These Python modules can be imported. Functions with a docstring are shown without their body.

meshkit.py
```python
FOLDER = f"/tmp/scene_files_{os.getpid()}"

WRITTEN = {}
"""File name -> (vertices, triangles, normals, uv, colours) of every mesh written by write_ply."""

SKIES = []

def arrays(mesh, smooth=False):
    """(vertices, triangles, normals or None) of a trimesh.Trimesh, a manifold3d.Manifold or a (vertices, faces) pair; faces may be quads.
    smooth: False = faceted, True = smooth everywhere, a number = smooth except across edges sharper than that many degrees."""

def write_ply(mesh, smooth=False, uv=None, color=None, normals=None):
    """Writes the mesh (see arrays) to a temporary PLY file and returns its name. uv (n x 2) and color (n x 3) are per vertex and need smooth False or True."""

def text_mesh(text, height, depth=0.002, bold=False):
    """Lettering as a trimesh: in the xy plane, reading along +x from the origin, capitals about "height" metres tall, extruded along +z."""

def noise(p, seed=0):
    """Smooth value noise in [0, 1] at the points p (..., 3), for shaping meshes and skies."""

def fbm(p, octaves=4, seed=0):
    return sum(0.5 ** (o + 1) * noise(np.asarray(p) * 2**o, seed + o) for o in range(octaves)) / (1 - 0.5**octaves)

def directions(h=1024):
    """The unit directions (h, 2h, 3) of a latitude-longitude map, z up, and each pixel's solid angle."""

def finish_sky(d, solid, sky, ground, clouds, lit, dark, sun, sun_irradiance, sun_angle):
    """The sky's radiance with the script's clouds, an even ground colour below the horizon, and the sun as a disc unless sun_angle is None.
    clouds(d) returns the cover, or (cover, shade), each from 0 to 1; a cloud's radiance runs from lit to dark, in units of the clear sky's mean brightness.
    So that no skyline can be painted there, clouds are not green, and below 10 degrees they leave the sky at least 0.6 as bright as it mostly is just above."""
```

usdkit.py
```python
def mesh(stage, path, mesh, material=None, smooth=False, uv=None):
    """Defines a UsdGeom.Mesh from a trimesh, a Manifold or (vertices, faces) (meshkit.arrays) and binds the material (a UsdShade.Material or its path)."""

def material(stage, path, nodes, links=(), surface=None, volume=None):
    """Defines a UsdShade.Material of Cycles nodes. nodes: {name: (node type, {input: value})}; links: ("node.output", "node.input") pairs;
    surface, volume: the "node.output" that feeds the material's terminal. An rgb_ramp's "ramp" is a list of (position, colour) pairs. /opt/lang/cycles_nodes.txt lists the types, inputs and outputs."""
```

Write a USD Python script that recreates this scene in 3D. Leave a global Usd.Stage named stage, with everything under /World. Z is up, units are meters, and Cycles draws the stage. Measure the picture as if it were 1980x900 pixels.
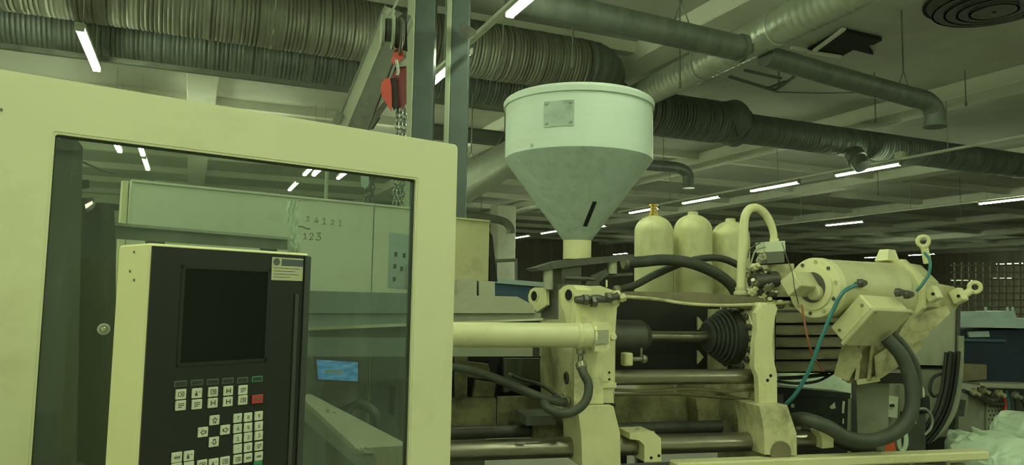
import math, random
import numpy as np, trimesh, manifold3d as m3
import usdkit, meshkit
from pxr import Usd, UsdGeom, UsdLux, Gf, Sdf, UsdShade

random.seed(7); rng = np.random.default_rng(7)
stage = Usd.Stage.CreateInMemory()
UsdGeom.SetStageUpAxis(stage, UsdGeom.Tokens.z); UsdGeom.SetStageMetersPerUnit(stage, 1.0)
world = UsdGeom.Xform.Define(stage, '/World'); stage.SetDefaultPrim(world.GetPrim())
UsdGeom.Scope.Define(stage, '/World/Looks')
V = lambda *a: np.array(a, float)

# ------------------------------------------------------------------ camera, light, exposure
FPX = 1430.0
EXPOSURE = 1.05
LAMP = (0.82, 1.0, 0.62)          # the tubes' greenish light
LAMP_W = 36.0
yaw, pitch, roll = math.radians(13.5), math.atan(FPX / 16025), math.radians(1.0)
eye = V(0, 0, 1.5)
Rh = V(math.cos(yaw), -math.sin(yaw), 0)
fw = V(math.sin(yaw) * math.cos(pitch), math.cos(yaw) * math.cos(pitch), math.sin(pitch))
Uh = np.cross(Rh, fw)
cr = Rh * math.cos(roll) + Uh * math.sin(roll); cu = -Rh * math.sin(roll) + Uh * math.cos(roll)
cam = UsdGeom.Camera.Define(stage, '/World/camera')
cam.CreateFocalLengthAttr(36.0 * FPX / 1980); cam.CreateHorizontalApertureAttr(36.0); cam.CreateVerticalApertureAttr(36.0 * 900 / 1980)
cam.CreateClippingRangeAttr(Gf.Vec2f(0.05, 300)); cam.CreateExposureAttr(EXPOSURE)
M4 = Gf.Matrix4d(*cr, 0, *cu, 0, *(-fw), 0, *eye, 1)
cam.AddTransformOp().Set(M4)

def ray(x, y): return fw + cr * (x - 990) / FPX - cu * (y - 450) / FPX
def P(x, y, Y): d = ray(x, y); return eye + d * (Y / d[1])              # point on the plane Y
def D(x, y, dep): return eye + ray(x, y) * dep                          # point at a distance
def onp(x, y, p, n): d = ray(x, y); return eye + d * (np.dot(p - eye, n) / np.dot(d, n))
ra = math.radians(9.9)
E = V(-math.sin(ra), math.cos(ra), 0); L = V(math.cos(ra), math.sin(ra), 0); Zu = V(0, 0, 1)
def RM(lat, dep, z): return L * lat + E * dep + Zu * z                  # the hall's own axes
def atdep(x, y, dep): return onp(x, y, E * dep, E)

# ------------------------------------------------------------------ materials
LK = '/World/Looks/'
MATS = {}
def paint(name, col, rough=0.5, dirt=None, amount=0.5, scale=3.0, metallic=0.0, bump=0.0, bscale=60, var=0.12, stretch=(1, 1, 1), lo=0.5, hi=0.75):
    dirt = dirt or tuple(c * 0.45 for c in col)
    n = {'tc': ('texture_coordinate', {}), 'mp': ('mapping', {'mapping_type': 'point', 'scale': stretch}),
         'n1': ('noise_texture', {'scale': scale, 'detail': 7.0, 'roughness': 0.68}),
         'r1': ('rgb_ramp', {'ramp': [(0, (0, 0, 0)), (lo, (0, 0, 0)), (hi, (amount,) * 3), (1, (amount,) * 3)]}),
         'n2': ('noise_texture', {'scale': scale * 0.6, 'detail': 3.0}),
         'r2': ('rgb_ramp', {'ramp': [(0.25, tuple(c * (1 - var) for c in col)), (0.75, tuple(min(1, c * (1 + var)) for c in col))]}),
         'mx': ('mix_color', {'b': dirt}), 'p': ('principled_bsdf', {'roughness': rough, 'metallic': metallic})}
    l = [('tc.object', 'mp.vector'), ('mp.vector', 'n1.vector'), ('mp.vector', 'n2.vector'), ('n1.fac', 'r1.fac'), ('n2.fac', 'r2.fac'),
         ('r1.color', 'mx.fac'), ('r2.color', 'mx.a'), ('mx.result', 'p.base_color')]
    if bump:
        n['n3'] = ('noise_texture', {'scale': bscale, 'detail': 3.0}); n['b'] = ('bump', {'strength': bump, 'distance': 0.01})
        l += [('tc.object', 'n3.vector'), ('n3.fac', 'b.height'), ('b.normal', 'p.normal')]
    MATS[name] = usdkit.material(stage, LK + name, n, l, surface='p.BSDF')
    return MATS[name]
def plain(name, col, rough=0.5, metallic=0.0, emit=0.0, ecol=None):
    d = {'base_color': col, 'roughness': rough, 'metallic': metallic}
    if emit: d.update(emission_color=ecol or col, emission_strength=emit)
    MATS[name] = usdkit.material(stage, LK + name, {'p': ('principled_bsdf', d)}, surface='p.BSDF'); return MATS[name]

cream = paint('cream_paint', (0.70, 0.665, 0.39), 0.42, (0.30, 0.25, 0.10), 0.5, 5.0, var=0.06, lo=0.55, hi=0.8)
cream_clean = paint('cream_clean', (0.79, 0.755, 0.44), 0.4, (0.6, 0.55, 0.3), 0.3, 2.0, var=0.03)
cream_door = paint('cream_door', (0.73, 0.715, 0.475), 0.38, (0.42, 0.38, 0.2), 0.45, 2.2, var=0.03, lo=0.56, hi=0.78)
cream_dirty = paint('cream_dirty', (0.60, 0.56, 0.33), 0.5, (0.12, 0.10, 0.05), 0.85, 6.0, var=0.15, lo=0.42, hi=0.72)
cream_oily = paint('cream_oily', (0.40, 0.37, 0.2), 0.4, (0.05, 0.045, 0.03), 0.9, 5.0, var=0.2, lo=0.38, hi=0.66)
tank_paint = paint('tank_paint', (0.66, 0.64, 0.36), 0.45, (0.22, 0.19, 0.08), 0.6, 5.0, var=0.1, stretch=(1, 1, 0.5), lo=0.48, hi=0.75)
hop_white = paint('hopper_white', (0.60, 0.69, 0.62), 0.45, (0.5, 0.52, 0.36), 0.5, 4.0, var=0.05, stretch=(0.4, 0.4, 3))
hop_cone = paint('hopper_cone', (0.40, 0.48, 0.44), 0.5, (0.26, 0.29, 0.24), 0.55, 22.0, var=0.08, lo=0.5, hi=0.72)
patch_m = paint('patch_plate', (0.40, 0.47, 0.42), 0.55, (0.16, 0.19, 0.17), 0.7, 14.0, var=0.15)
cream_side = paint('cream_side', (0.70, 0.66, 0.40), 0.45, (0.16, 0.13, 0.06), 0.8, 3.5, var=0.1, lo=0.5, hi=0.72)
steel = paint('oily_steel', (0.33, 0.30, 0.24), 0.27, (0.09, 0.075, 0.05), 0.6, 8.0, metallic=0.85, var=0.15, stretch=(0.4, 2, 2))
steel_dark = paint('dark_steel', (0.10, 0.10, 0.085), 0.45, (0.03, 0.028, 0.02), 0.6, 10.0, metallic=0.3, var=0.2)
rail_brown = paint('rail_brown', (0.20, 0.17, 0.10), 0.5, (0.07, 0.06, 0.04), 0.6, 9.0, var=0.2)
grey_plate = paint('grey_plate', (0.38, 0.38, 0.28), 0.5, (0.2, 0.2, 0.14), 0.5, 6.0, var=0.1)
grey_dark = paint('grey_dark', (0.14, 0.15, 0.12), 0.55, (0.06, 0.06, 0.045), 0.6, 6.0, var=0.15)
grey_post = paint('grey_post', (0.10, 0.125, 0.12), 0.5, (0.06, 0.07, 0.065), 0.4, 4.0, var=0.1)
trunk_m = paint('trunk_white', (0.66, 0.68, 0.58), 0.5, (0.4, 0.4, 0.33), 0.4, 6.0)
cream_tube = paint('cream_tube', (0.67, 0.64, 0.39), 0.38, (0.4, 0.36, 0.18), 0.4, 6.0, var=0.05)
cream_worn = paint('cream_worn', (0.58, 0.555, 0.33), 0.45, (0.25, 0.22, 0.12), 0.5, 4.0, var=0.08, lo=0.5, hi=0.8)
post_light = paint('post_light', (0.36, 0.385, 0.29), 0.5, (0.2, 0.2, 0.14), 0.4, 4.0, var=0.1)
cab_grey = paint('cabinet_grey', (0.42, 0.43, 0.32), 0.5, (0.25, 0.25, 0.18), 0.3, 3.0, var=0.05)
cab_low = paint('cabinet_low', (0.30, 0.31, 0.23), 0.55, (0.12, 0.12, 0.08), 0.6, 4.0, var=0.12)
chute_m = paint('chute_grey', (0.26, 0.25, 0.18), 0.6, (0.14, 0.13, 0.09), 0.5, 8.0)
dark_blue_grey = paint('dark_blue_grey', (0.15, 0.18, 0.175), 0.45, (0.08, 0.09, 0.085), 0.5, 5.0)  # blue-grey; on the clamp beam it carries the dimming by the pane
guard_m = paint('rear_guard', (0.62, 0.63, 0.52), 0.5, (0.34, 0.34, 0.2), 0.5, 2.6, var=0.06, lo=0.5, hi=0.8)
notice_m = paint('notice_blue', (0.34, 0.42, 0.42), 0.5, (0.2, 0.26, 0.26), 0.5, 7.0, var=0.08)
black = paint('black_matt', (0.016, 0.017, 0.014), 0.55, (0.03, 0.03, 0.024), 0.5, 6.0, var=0.2)
console_black = paint('console_black', (0.017, 0.019, 0.016), 0.35, (0.026, 0.028, 0.023), 0.4, 4.0, var=0.1)
screen_black = plain('screen_black', (0.006, 0.008, 0.006), 0.12)
panel_edge = plain('panel_edge', (0.05, 0.058, 0.05), 0.4)
rubber = paint('rubber', (0.045, 0.05, 0.042), 0.5, (0.10, 0.10, 0.075), 0.5, 12.0, var=0.2)
rubber_dusty = paint('rubber_dusty', (0.06, 0.066, 0.05), 0.55, (0.035, 0.035, 0.03), 0.5, 14.0, var=0.2)
key_m = paint('key_cream', (0.62, 0.63, 0.5), 0.45, (0.4, 0.4, 0.3), 0.3, 60.0, var=0.08)
key_red = plain('key_red', (0.42, 0.05, 0.04), 0.45); key_green = plain('key_green', (0.03, 0.26, 0.10), 0.45)
legend_m = plain('legend_grey', (0.10, 0.115, 0.10), 0.5); legend_in = plain('legend_inner', (0.03, 0.035, 0.03), 0.5)
legend_green = plain('legend_green', (0.05, 0.30, 0.14), 0.5)
glyph_m = plain('glyph_dark', (0.10, 0.10, 0.08), 0.6)
ink = plain('ink', (0.15, 0.18, 0.10), 0.7)
label_m = paint('label_paper', (0.52, 0.51, 0.33), 0.6, (0.42, 0.36, 0.2), 0.5, 30.0, var=0.06); label_dark = plain('label_dark', (0.09, 0.10, 0.12), 0.5)
chrome = plain('chrome', (0.7, 0.7, 0.66), 0.18, 1.0); brass = paint('brass', (0.55, 0.40, 0.12), 0.3, (0.25, 0.17, 0.05), 0.5, 20.0, metallic=0.9)
bolt_m = paint('bolt', (0.28, 0.27, 0.2), 0.4, (0.06, 0.05, 0.03), 0.7, 30.0, metallic=0.6)
red_paint = paint('hoist_red', (0.62, 0.055, 0.03), 0.35, (0.25, 0.03, 0.02), 0.5, 9.0)
maroon = plain('hoist_maroon', (0.20, 0.03, 0.04), 0.45)
chain_m = plain('chain_steel', (0.25, 0.27, 0.25), 0.3, 0.9)
teal_hose = plain('teal_hose', (0.035, 0.17, 0.18), 0.4); orange_m = plain('orange', (0.75, 0.13, 0.04), 0.5); red_wire = plain('red_wire', (0.30, 0.10, 0.05), 0.5)
navy = paint('navy_machine', (0.018, 0.028, 0.055), 0.3, (0.05, 0.06, 0.07), 0.5, 5.0, var=0.2)
blue_paint = paint('blue_machine', (0.05, 0.10, 0.16), 0.45, (0.03, 0.05, 0.07), 0.5, 4.0)
pale_top = paint('pale_top', (0.40, 0.50, 0.48), 0.4, (0.2, 0.26, 0.26), 0.5, 5.0)
plastic_white = paint('plastic_sheet', (0.64, 0.76, 0.60), 0.45, (0.48, 0.58, 0.45), 0.4, 8.0, var=0.07)
white_box = plain('switch_white', (0.62, 0.66, 0.5), 0.45)
crate_m = paint('crate_black', (0.012, 0.014, 0.013), 0.4, (0.02, 0.025, 0.02), 0.4, 9.0)
lattice_m = paint('lattice', (0.12, 0.11, 0.075), 0.6, (0.1, 0.08, 0.05), 0.5, 9.0)
slat_m = paint('slat', (0.30, 0.275, 0.18), 0.5, (0.08, 0.07, 0.04), 0.6, 6.0, stretch=(0.5, 2, 2))
concrete = paint('ceiling_concrete', (0.47, 0.475, 0.415), 0.85, (0.33, 0.33, 0.275), 0.6, 1.2, var=0.1, bump=0.15, bscale=20)
beam_m = paint('beam_concrete', (0.68, 0.685, 0.58), 0.85, (0.44, 0.43, 0.35), 0.5, 1.5, var=0.08)
column_dark = paint('column_dark', (0.055, 0.06, 0.048), 0.55, (0.03, 0.032, 0.025), 0.5, 6.0, var=0.15)
film_m = paint('plastic_film', (0.68, 0.74, 0.62), 0.3, (0.45, 0.5, 0.4), 0.6, 14.0, var=0.1, stretch=(3, 3, 0.6))
floor_m = paint('floor_concrete', (0.32, 0.315, 0.26), 0.6, (0.1, 0.1, 0.08), 0.6, 0.8, var=0.12)
wall_m = paint('wall_paint', (0.74, 0.77, 0.64), 0.75, (0.35, 0.36, 0.25), 0.5, 0.9, var=0.08)
wall_far = paint('wall_far', (0.22, 0.205, 0.16), 0.8, (0.13, 0.12, 0.09), 0.6, 1.2, var=0.2, stretch=(4, 4, 0.3))
duct_m = paint('duct_grey', (0.17, 0.19, 0.165), 0.5, (0.07, 0.075, 0.06), 0.5, 5.0, metallic=0.35, var=0.2, stretch=(3, 1, 1))
duct_flex = paint('duct_flex', (0.19, 0.19, 0.15), 0.48, (0.12, 0.12, 0.09), 0.5, 6.0, metallic=0.35, var=0.2, stretch=(3, 1, 1))
duct_silver = paint('duct_silver', (0.50, 0.53, 0.44), 0.36, (0.34, 0.36, 0.3), 0.5, 4.0, metallic=0.6, var=0.15)
galv = paint('galvanised', (0.34, 0.36, 0.30), 0.5, (0.2, 0.21, 0.17), 0.5, 8.0, metallic=0.3)
dark_hole = plain('dark_hole', (0.01, 0.01, 0.009), 0.9)
diffuser_m = plain('lamp_diffuser', (0.8, 0.8, 0.8), 0.5, 0, LAMP_W, LAMP)
indicator = plain('warm_indicator', (0.9, 0.85, 0.6), 0.5, 0, 1.0, (1.0, 0.9, 0.6))
scr_nodes = {'tc': ('texture_coordinate', {}), 'n': ('noise_texture', {'scale': 26.0, 'detail': 2.0}), 'mp': ('mapping', {'scale': (1, 1, 3.0)}),
             'r': ('rgb_ramp', {'ramp': [(0.3, (0.03, 0.12, 0.25)), (0.55, (0.06, 0.26, 0.38)), (0.75, (0.16, 0.36, 0.42))]}), 'e': ('emission', {'strength': 0.42})}
MATS['screen_blue'] = screen_blue = usdkit.material(stage, LK + 'screen_blue', scr_nodes, [('tc.object', 'mp.vector'), ('mp.vector', 'n.vector'), ('n.fac', 'r.fac'), ('r.color', 'e.color')], surface='e.emission')
# tinted, slightly dirty window pane
gl = {'t': ('transparent_bsdf', {'color': (0.79, 0.84, 0.79)}), 'g': ('glossy_bsdf', {'color': (1, 1, 1), 'roughness': 0.03}), 'f': ('fresnel', {'IOR': 1.5}),
      'm': ('mix_closure', {}), 'd': ('diffuse_bsdf', {'color': (0.42, 0.50, 0.44)}), 'm2': ('mix_closure', {}),
      'tc': ('texture_coordinate', {}), 'mp': ('mapping', {'scale': (5.0, 5.0, 1.2)}), 'n': ('noise_texture', {'scale': 2.0, 'detail': 6.0, 'roughness': 0.7}),
      'r': ('rgb_ramp', {'ramp': [(0.0, (0.03,) * 3), (0.5, (0.05,) * 3), (0.75, (0.13,) * 3), (1, (0.2,) * 3)]})}
pane_m = usdkit.material(stage, LK + 'pane', gl, [('f.fac', 'm.fac'), ('t.BSDF', 'm.closure1'), ('g.BSDF', 'm.closure2'), ('tc.object', 'mp.vector'), ('mp.vector', 'n.vector'), ('n.fac', 'r.fac'),
                         ('r.color', 'm2.fac'), ('m.closure', 'm2.closure1'), ('d.BSDF', 'm2.closure2')], surface='m2.closure')

# ------------------------------------------------------------------ scene helpers
USED = {}
def numbered(path):
    n = USED.get(path, 0); USED[path] = n + 1
    return path if n == 0 else f'{path}_{n:03d}'
class T:                                                      # a thing: an Xform whose children are its parts
    def __init__(s, name, label, cat, loc=(0, 0, 0), group=None, kind=None):
        s.loc = np.array(loc, float); s.path = numbered('/World/' + name)
        s.x = UsdGeom.Xform.Define(stage, s.path); s.x.AddTranslateOp().Set(Gf.Vec3d(*s.loc)); tagp(s.x.GetPrim(), label, cat, group, kind)
def tagp(p, label=None, cat=None, group=None, kind=None):
    for k, v in (('label', label), ('category', cat), ('group', group), ('kind', kind)):
        if v: p.SetCustomDataByKey(k, v)
def part(t, name, mesh, mat, label=None, smooth=32, under=None, kind=None):
    mesh = cat(mesh) if isinstance(mesh, list) else mesh
    v, f = meshkit.arrays(mesh)[:2]
    path = numbered((under or t.path) + '/' + name)
    m = usdkit.mesh(stage, path, trimesh.Trimesh(v - t.loc, f, process=False), mat, smooth)
    tagp(m.GetPrim(), label, kind=kind)
    return path
def copy(src, loc, label=None, rotz=0.0, group=None):
    p = stage.GetPrimAtPath(src.path); was = p.GetCustomData()
    path = numbered('/World/' + p.GetName().rsplit('_0', 1)[0])
    x = UsdGeom.Xform.Define(stage, path); q = x.GetPrim()
    q.GetReferences().AddInternalReference(src.path); q.SetInstanceable(True)
    x.ClearXformOpOrder(); x.AddTranslateOp().Set(Gf.Vec3d(*map(float, loc)))
    if rotz: x.AddRotateZOp().Set(float(rotz))
    tagp(q, label or was['label'], was['category'], group or was.get('group'))
    return q
def cat(ms):
    out = []
    for m in ms:
        v, f = meshkit.arrays(m)[:2]; out.append(trimesh.Trimesh(v, f, process=False))
    return trimesh.util.concatenate(out)
def nrm(a): a = np.asarray(a, float); return a / np.linalg.norm(a)
def frame(a, up=(0, 0, 1)):
    a = nrm(a); up = np.array(up, float)
    if abs(a @ up) > 0.95: up = V(1, 0, 0)
    u = nrm(np.cross(up, a)); return u, np.cross(a, u), a
def hull(pts): return trimesh.convex.convex_hull(np.array(pts))
def bx(c, s, ax=None, ch=0.004):                               # chamfered box
    ax = np.eye(3) if ax is None else np.array(ax); h = np.array(s, float) / 2; ch = min(ch, h.min() * 0.45); pts = []
    for i in range(3):
        k = h - ch; k[i] = h[i]
        for sg in np.array(np.meshgrid([-1, 1], [-1, 1], [-1, 1])).T.reshape(-1, 3): pts.append(sg * k)
    return hull(np.array(pts) @ ax + np.array(c))
def lathe(prof, p0, axis, n=32):                               # prof [(r, h)] closed with caps
    u, v, a = frame(axis); th = np.linspace(0, 2 * np.pi, n, endpoint=False); vs, fs = [], []
    for r, h in prof: vs.append(np.array(p0) + a * h + r * (np.outer(np.cos(th), u) + np.outer(np.sin(th), v)))
    k = len(prof)
    for i in range(k - 1):
        for j in range(n):
            a0, a1, b0, b1 = i * n + j, i * n + (j + 1) % n, (i + 1) * n + j, (i + 1) * n + (j + 1) % n
            fs += [(a0, a1, b1), (a0, b1, b0)]
    vs = np.vstack(vs + [np.array(p0) + a * prof[0][1], np.array(p0) + a * prof[-1][1]])
    for j in range(n):
        fs.append((k * n, (j + 1) % n, j)); fs.append((k * n + 1, (k - 1) * n + j, (k - 1) * n + (j + 1) % n))
    return trimesh.Trimesh(vs, fs, process=False)
def cyl(p0, p1, r, n=24, ch=0.0):
    p0, p1 = np.array(p0, float), np.array(p1, float); l = np.linalg.norm(p1 - p0)
    pr = [(r, 0), (r, l)] if not ch else [(r - ch, 0), (r, ch), (r, l - ch), (r - ch, l)]
    return lathe(pr, p0, p1 - p0, n)
def ringm(c, axis, R, r, n=28, k=10):                          # torus
    u, v, a = frame(axis); th = np.linspace(0, 2 * np.pi, n, endpoint=False)
    return tube([np.array(c) + R * (math.cos(t) * u + math.sin(t) * v) for t in th], r, k, closed=True, spline=False)
def spline_pts(pts, per=8):
    pts = [np.array(p, float) for p in pts]; q = [2 * pts[0] - pts[1]] + pts + [2 * pts[-1] - pts[-2]]; out = []
    for i in range(1, len(q) - 2):
        for t in np.linspace(0, 1, per, endpoint=False):
            out.append(0.5 * (2 * q[i] + (q[i + 1] - q[i - 1]) * t + (2 * q[i - 1] - 5 * q[i] + 4 * q[i + 1] - q[i + 2]) * t ** 2 + (3 * q[i] - q[i - 1] - 3 * q[i + 1] + q[i + 2]) * t ** 3))
    return out + [pts[-1]]
def tube(pts, r, k=12, closed=False, spline=True, per=8):
    pts = np.array(spline_pts(pts, per) if spline and len(pts) > 2 else pts, float); n = len(pts)
    rr = np.full(n, r) if np.ndim(r) == 0 else np.interp(np.linspace(0, 1, n), np.linspace(0, 1, len(r)), r)
    t = np.roll(pts, -1, 0) - np.roll(pts, 1, 0) if closed else np.gradient(pts, axis=0)
    t /= np.linalg.norm(t, axis=1, keepdims=True); u, v, _ = frame(t[0]); th = np.linspace(0, 2 * np.pi, k, endpoint=False); vs, fs = [], []
    for i in range(n):
        u = nrm(u - t[i] * (u @ t[i])); v = np.cross(t[i], u); vs.append(pts[i] + rr[i] * (np.outer(np.cos(th), u) + np.outer(np.sin(th), v)))
    for i in range(n if closed else n - 1):
        for j in range(k):
            a, b, c, d = i * k + j, i * k + (j + 1) % k, ((i + 1) % n) * k + j, ((i + 1) % n) * k + (j + 1) % k; fs += [(a, b, d), (a, d, c)]
    vs = np.vstack(vs)
    if not closed:
        vs = np.vstack([vs, pts[:1], pts[-1:]])
        for j in range(k): fs.append((n * k, (j + 1) % k, j)); fs.append((n * k + 1, (n - 1) * k + j, (n - 1) * k + (j + 1) % k))
    return trimesh.Trimesh(vs, fs, process=False)
def corrugated(p0, p1, r, pitch=0.04, depth=0.008, k=32, wob=0.0):
    p0, p1 = np.array(p0, float), np.array(p1, float); l = np.linalg.norm(p1 - p0); n = int(l / pitch); pr = []
    for i in range(n):
        h = i * pitch; d = depth * (1 + wob * rng.uniform(-1, 1)); rr = r * (1 + 0.012 * wob * rng.uniform(-1, 1))
        pr += [(rr - d, h), (rr, h + pitch * 0.3), (rr, h + pitch * 0.6)]
    pr.append((r - depth, l)); return lathe(pr, p0, p1 - p0, k)
def elbow_c(pts, r, pitch_ribs=9, k=24, depth=0.02):           # corrugated bend
    s = spline_pts(pts, 10); n = len(s); return tube(s, [r - (depth if (i // 2) % 2 else 0) for i in range(n)], k, spline=False)
def prism(poly, o, u, v, d, holes=()):                          # 2-D outline in the frame (o, u, v) extruded by d along u x v
    def area(q): q = np.array(q); return 0.5 * np.sum(q[:, 0] * np.roll(q[:, 1], -1) - np.roll(q[:, 0], -1) * q[:, 1])
    fix = lambda q, s: np.array(q)[::(1 if (area(q) > 0) == s else -1)]
    cs = m3.CrossSection([fix(poly, True)] + [fix(h, False) for h in holes], m3.FillRule.EvenOdd)
    m = cs.extrude(abs(d)).to_mesh(); p = np.array(m.vert_properties[:, :3]); w = np.cross(u, v) * np.sign(d)
    f = np.array(m.tri_verts); out = np.array(o) + p[:, :1] * u + p[:, 1:2] * v + p[:, 2:3] * w
    if d < 0: f = f[:, ::-1]
    return trimesh.Trimesh(out, f, process=False)
XX, YY = V(1, 0, 0), V(0, 1, 0)
def fprism(px, Y0, Y1, holes=()):                               # outline measured on the plane Y0, going back to Y1
    q = [P(x, y, Y0)[[0, 2]] for x, y in px]; hs = [[P(x, y, Y0)[[0, 2]] for x, y in h] for h in holes]
    return prism(q, V(0, Y1, 0), XX, Zu, Y1 - Y0, hs)           # XX x Zu = -Y
def circ(x, y, r, n=16, ry=None): return [(x + r * math.cos(t), y + (ry or r) * math.sin(t)) for t in np.linspace(0, 2 * np.pi, n, endpoint=False)]
def place(m, o, u, v):                                           # a mesh in the xy plane into a frame
    vv, f = meshkit.arrays(m)[:2]; w = np.cross(u, v); return trimesh.Trimesh(np.array(o) + vv[:, :1] * u + vv[:, 1:2] * v + vv[:, 2:3] * w, f, process=False)
def text(s, o, u, v, h, depth=0.0015, centre=True, bold=False):
    m = meshkit.text_mesh(s, h, depth, bold); vv, f = meshkit.arrays(m)[:2]
    if centre: vv = vv - V((vv[:, 0].min() + vv[:, 0].max()) / 2, (vv[:, 1].min() + vv[:, 1].max()) / 2, 0)
    return place((vv, f), o, u, v)
def hexbolt(c, a, r, h): u, v, a = frame(a); return cat([lathe([(r, 0), (r, h * 0.8), (r * 0.85, h)], c, a, 6), lathe([(r * 1.35, -h * 0.2), (r * 1.35, h * 0.15)], c, a, 14)])

# ------------------------------------------------------------------ the hall
def struct(name, mesh, mat, label=None):
    mesh = cat(mesh) if isinstance(mesh, list) else mesh
    v, f = meshkit.arrays(mesh)[:2]; path = numbered('/World/' + name)
    m = usdkit.mesh(stage, path, trimesh.Trimesh(v, f, process=False), mat, False); tagp(m.GetPrim(), label, kind='structure')
AX = [L, E, Zu]
ZC, ZB = 4.62, 4.40
LA0, LA1, DE0, DE1 = -9.0, 42.0, -7.0, 34.0
def rbox(l0, l1, d0, d1, z0, z1, ch=0.0): return bx(RM((l0 + l1) / 2, (d0 + d1) / 2, (z0 + z1) / 2), (l1 - l0, d1 - d0, z1 - z0), AX, ch or 1e-4)
struct('floor', rbox(LA0, LA1, DE0, DE1, -0.2, 0), floor_m, 'dirty grey concrete factory floor')
struct('wall_back', rbox(LA0, LA1, DE1, DE1 + 0.2, 0, ZC), wall_far, 'dark brown far wall of the factory hall')
struct('wall_left', rbox(LA0 - 0.2, LA0, DE0, DE1, 0, ZC), wall_m); struct('wall_right', rbox(LA1, LA1 + 0.2, DE0, DE1, 0, ZC), wall_far)
struct('wall_front', rbox(LA0, LA1, DE0 - 0.2, DE0, 0, ZC), wall_m)
struct('wall_partition', rbox(LA0, 3.2, 27.0, 27.2, 0, ZC), wall_m, 'pale green partition wall seen through the door pane')
struct('ceiling', rbox(LA0, LA1, DE0, DE1, ZC, ZC + 0.2), concrete, 'dirty pale concrete ceiling crossed by shallow beams')
BEAMS = [(-4.9, -4.5), (-0.19, 0.22), (4.78, 5.2), (9.65, 10.25), (14.7, 15.2), (19.7, 20.2), (24.7, 25.2), (29.7, 30.2), (34.7, 35.2)]
for a, b in BEAMS: struct('ceiling_beam', rbox(a, b, DE0, DE1, ZB, ZC + 0.001, 0.015), beam_m)
for d in np.arange(7.4, 33, 2.55):
    for (a, b), (c, e) in zip(BEAMS[:-1], BEAMS[1:]):
        if c < 4.9 or d > 12: struct('ceiling_rib', rbox(b, c, d, d + 0.16, ZB + 0.08, ZC + 0.001), beam_m)

# far concrete columns
def column(x, y, dep, w, label):
    p = atdep(x, y, dep); l = p @ L; t = T('concrete_column', label, 'column', RM(l, dep + w / 2, 0))
    part(t, 'shaft', rbox(l - w / 2, l + w / 2, dep, dep + w, 0.0, ZB, 0.03), beam_m)
    part(t, 'plinth', rbox(l - w / 2 - 0.05, l + w / 2 + 0.05, dep - 0.05, dep + w + 0.05, 0, 0.25, 0.02), concrete)
column(979, 500, 21.0, 0.62, 'pale mottled concrete column left of the hopper neck')
column(1362, 430, 24.0, 0.6, 'grey column far behind the middle gas cylinder')

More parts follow.
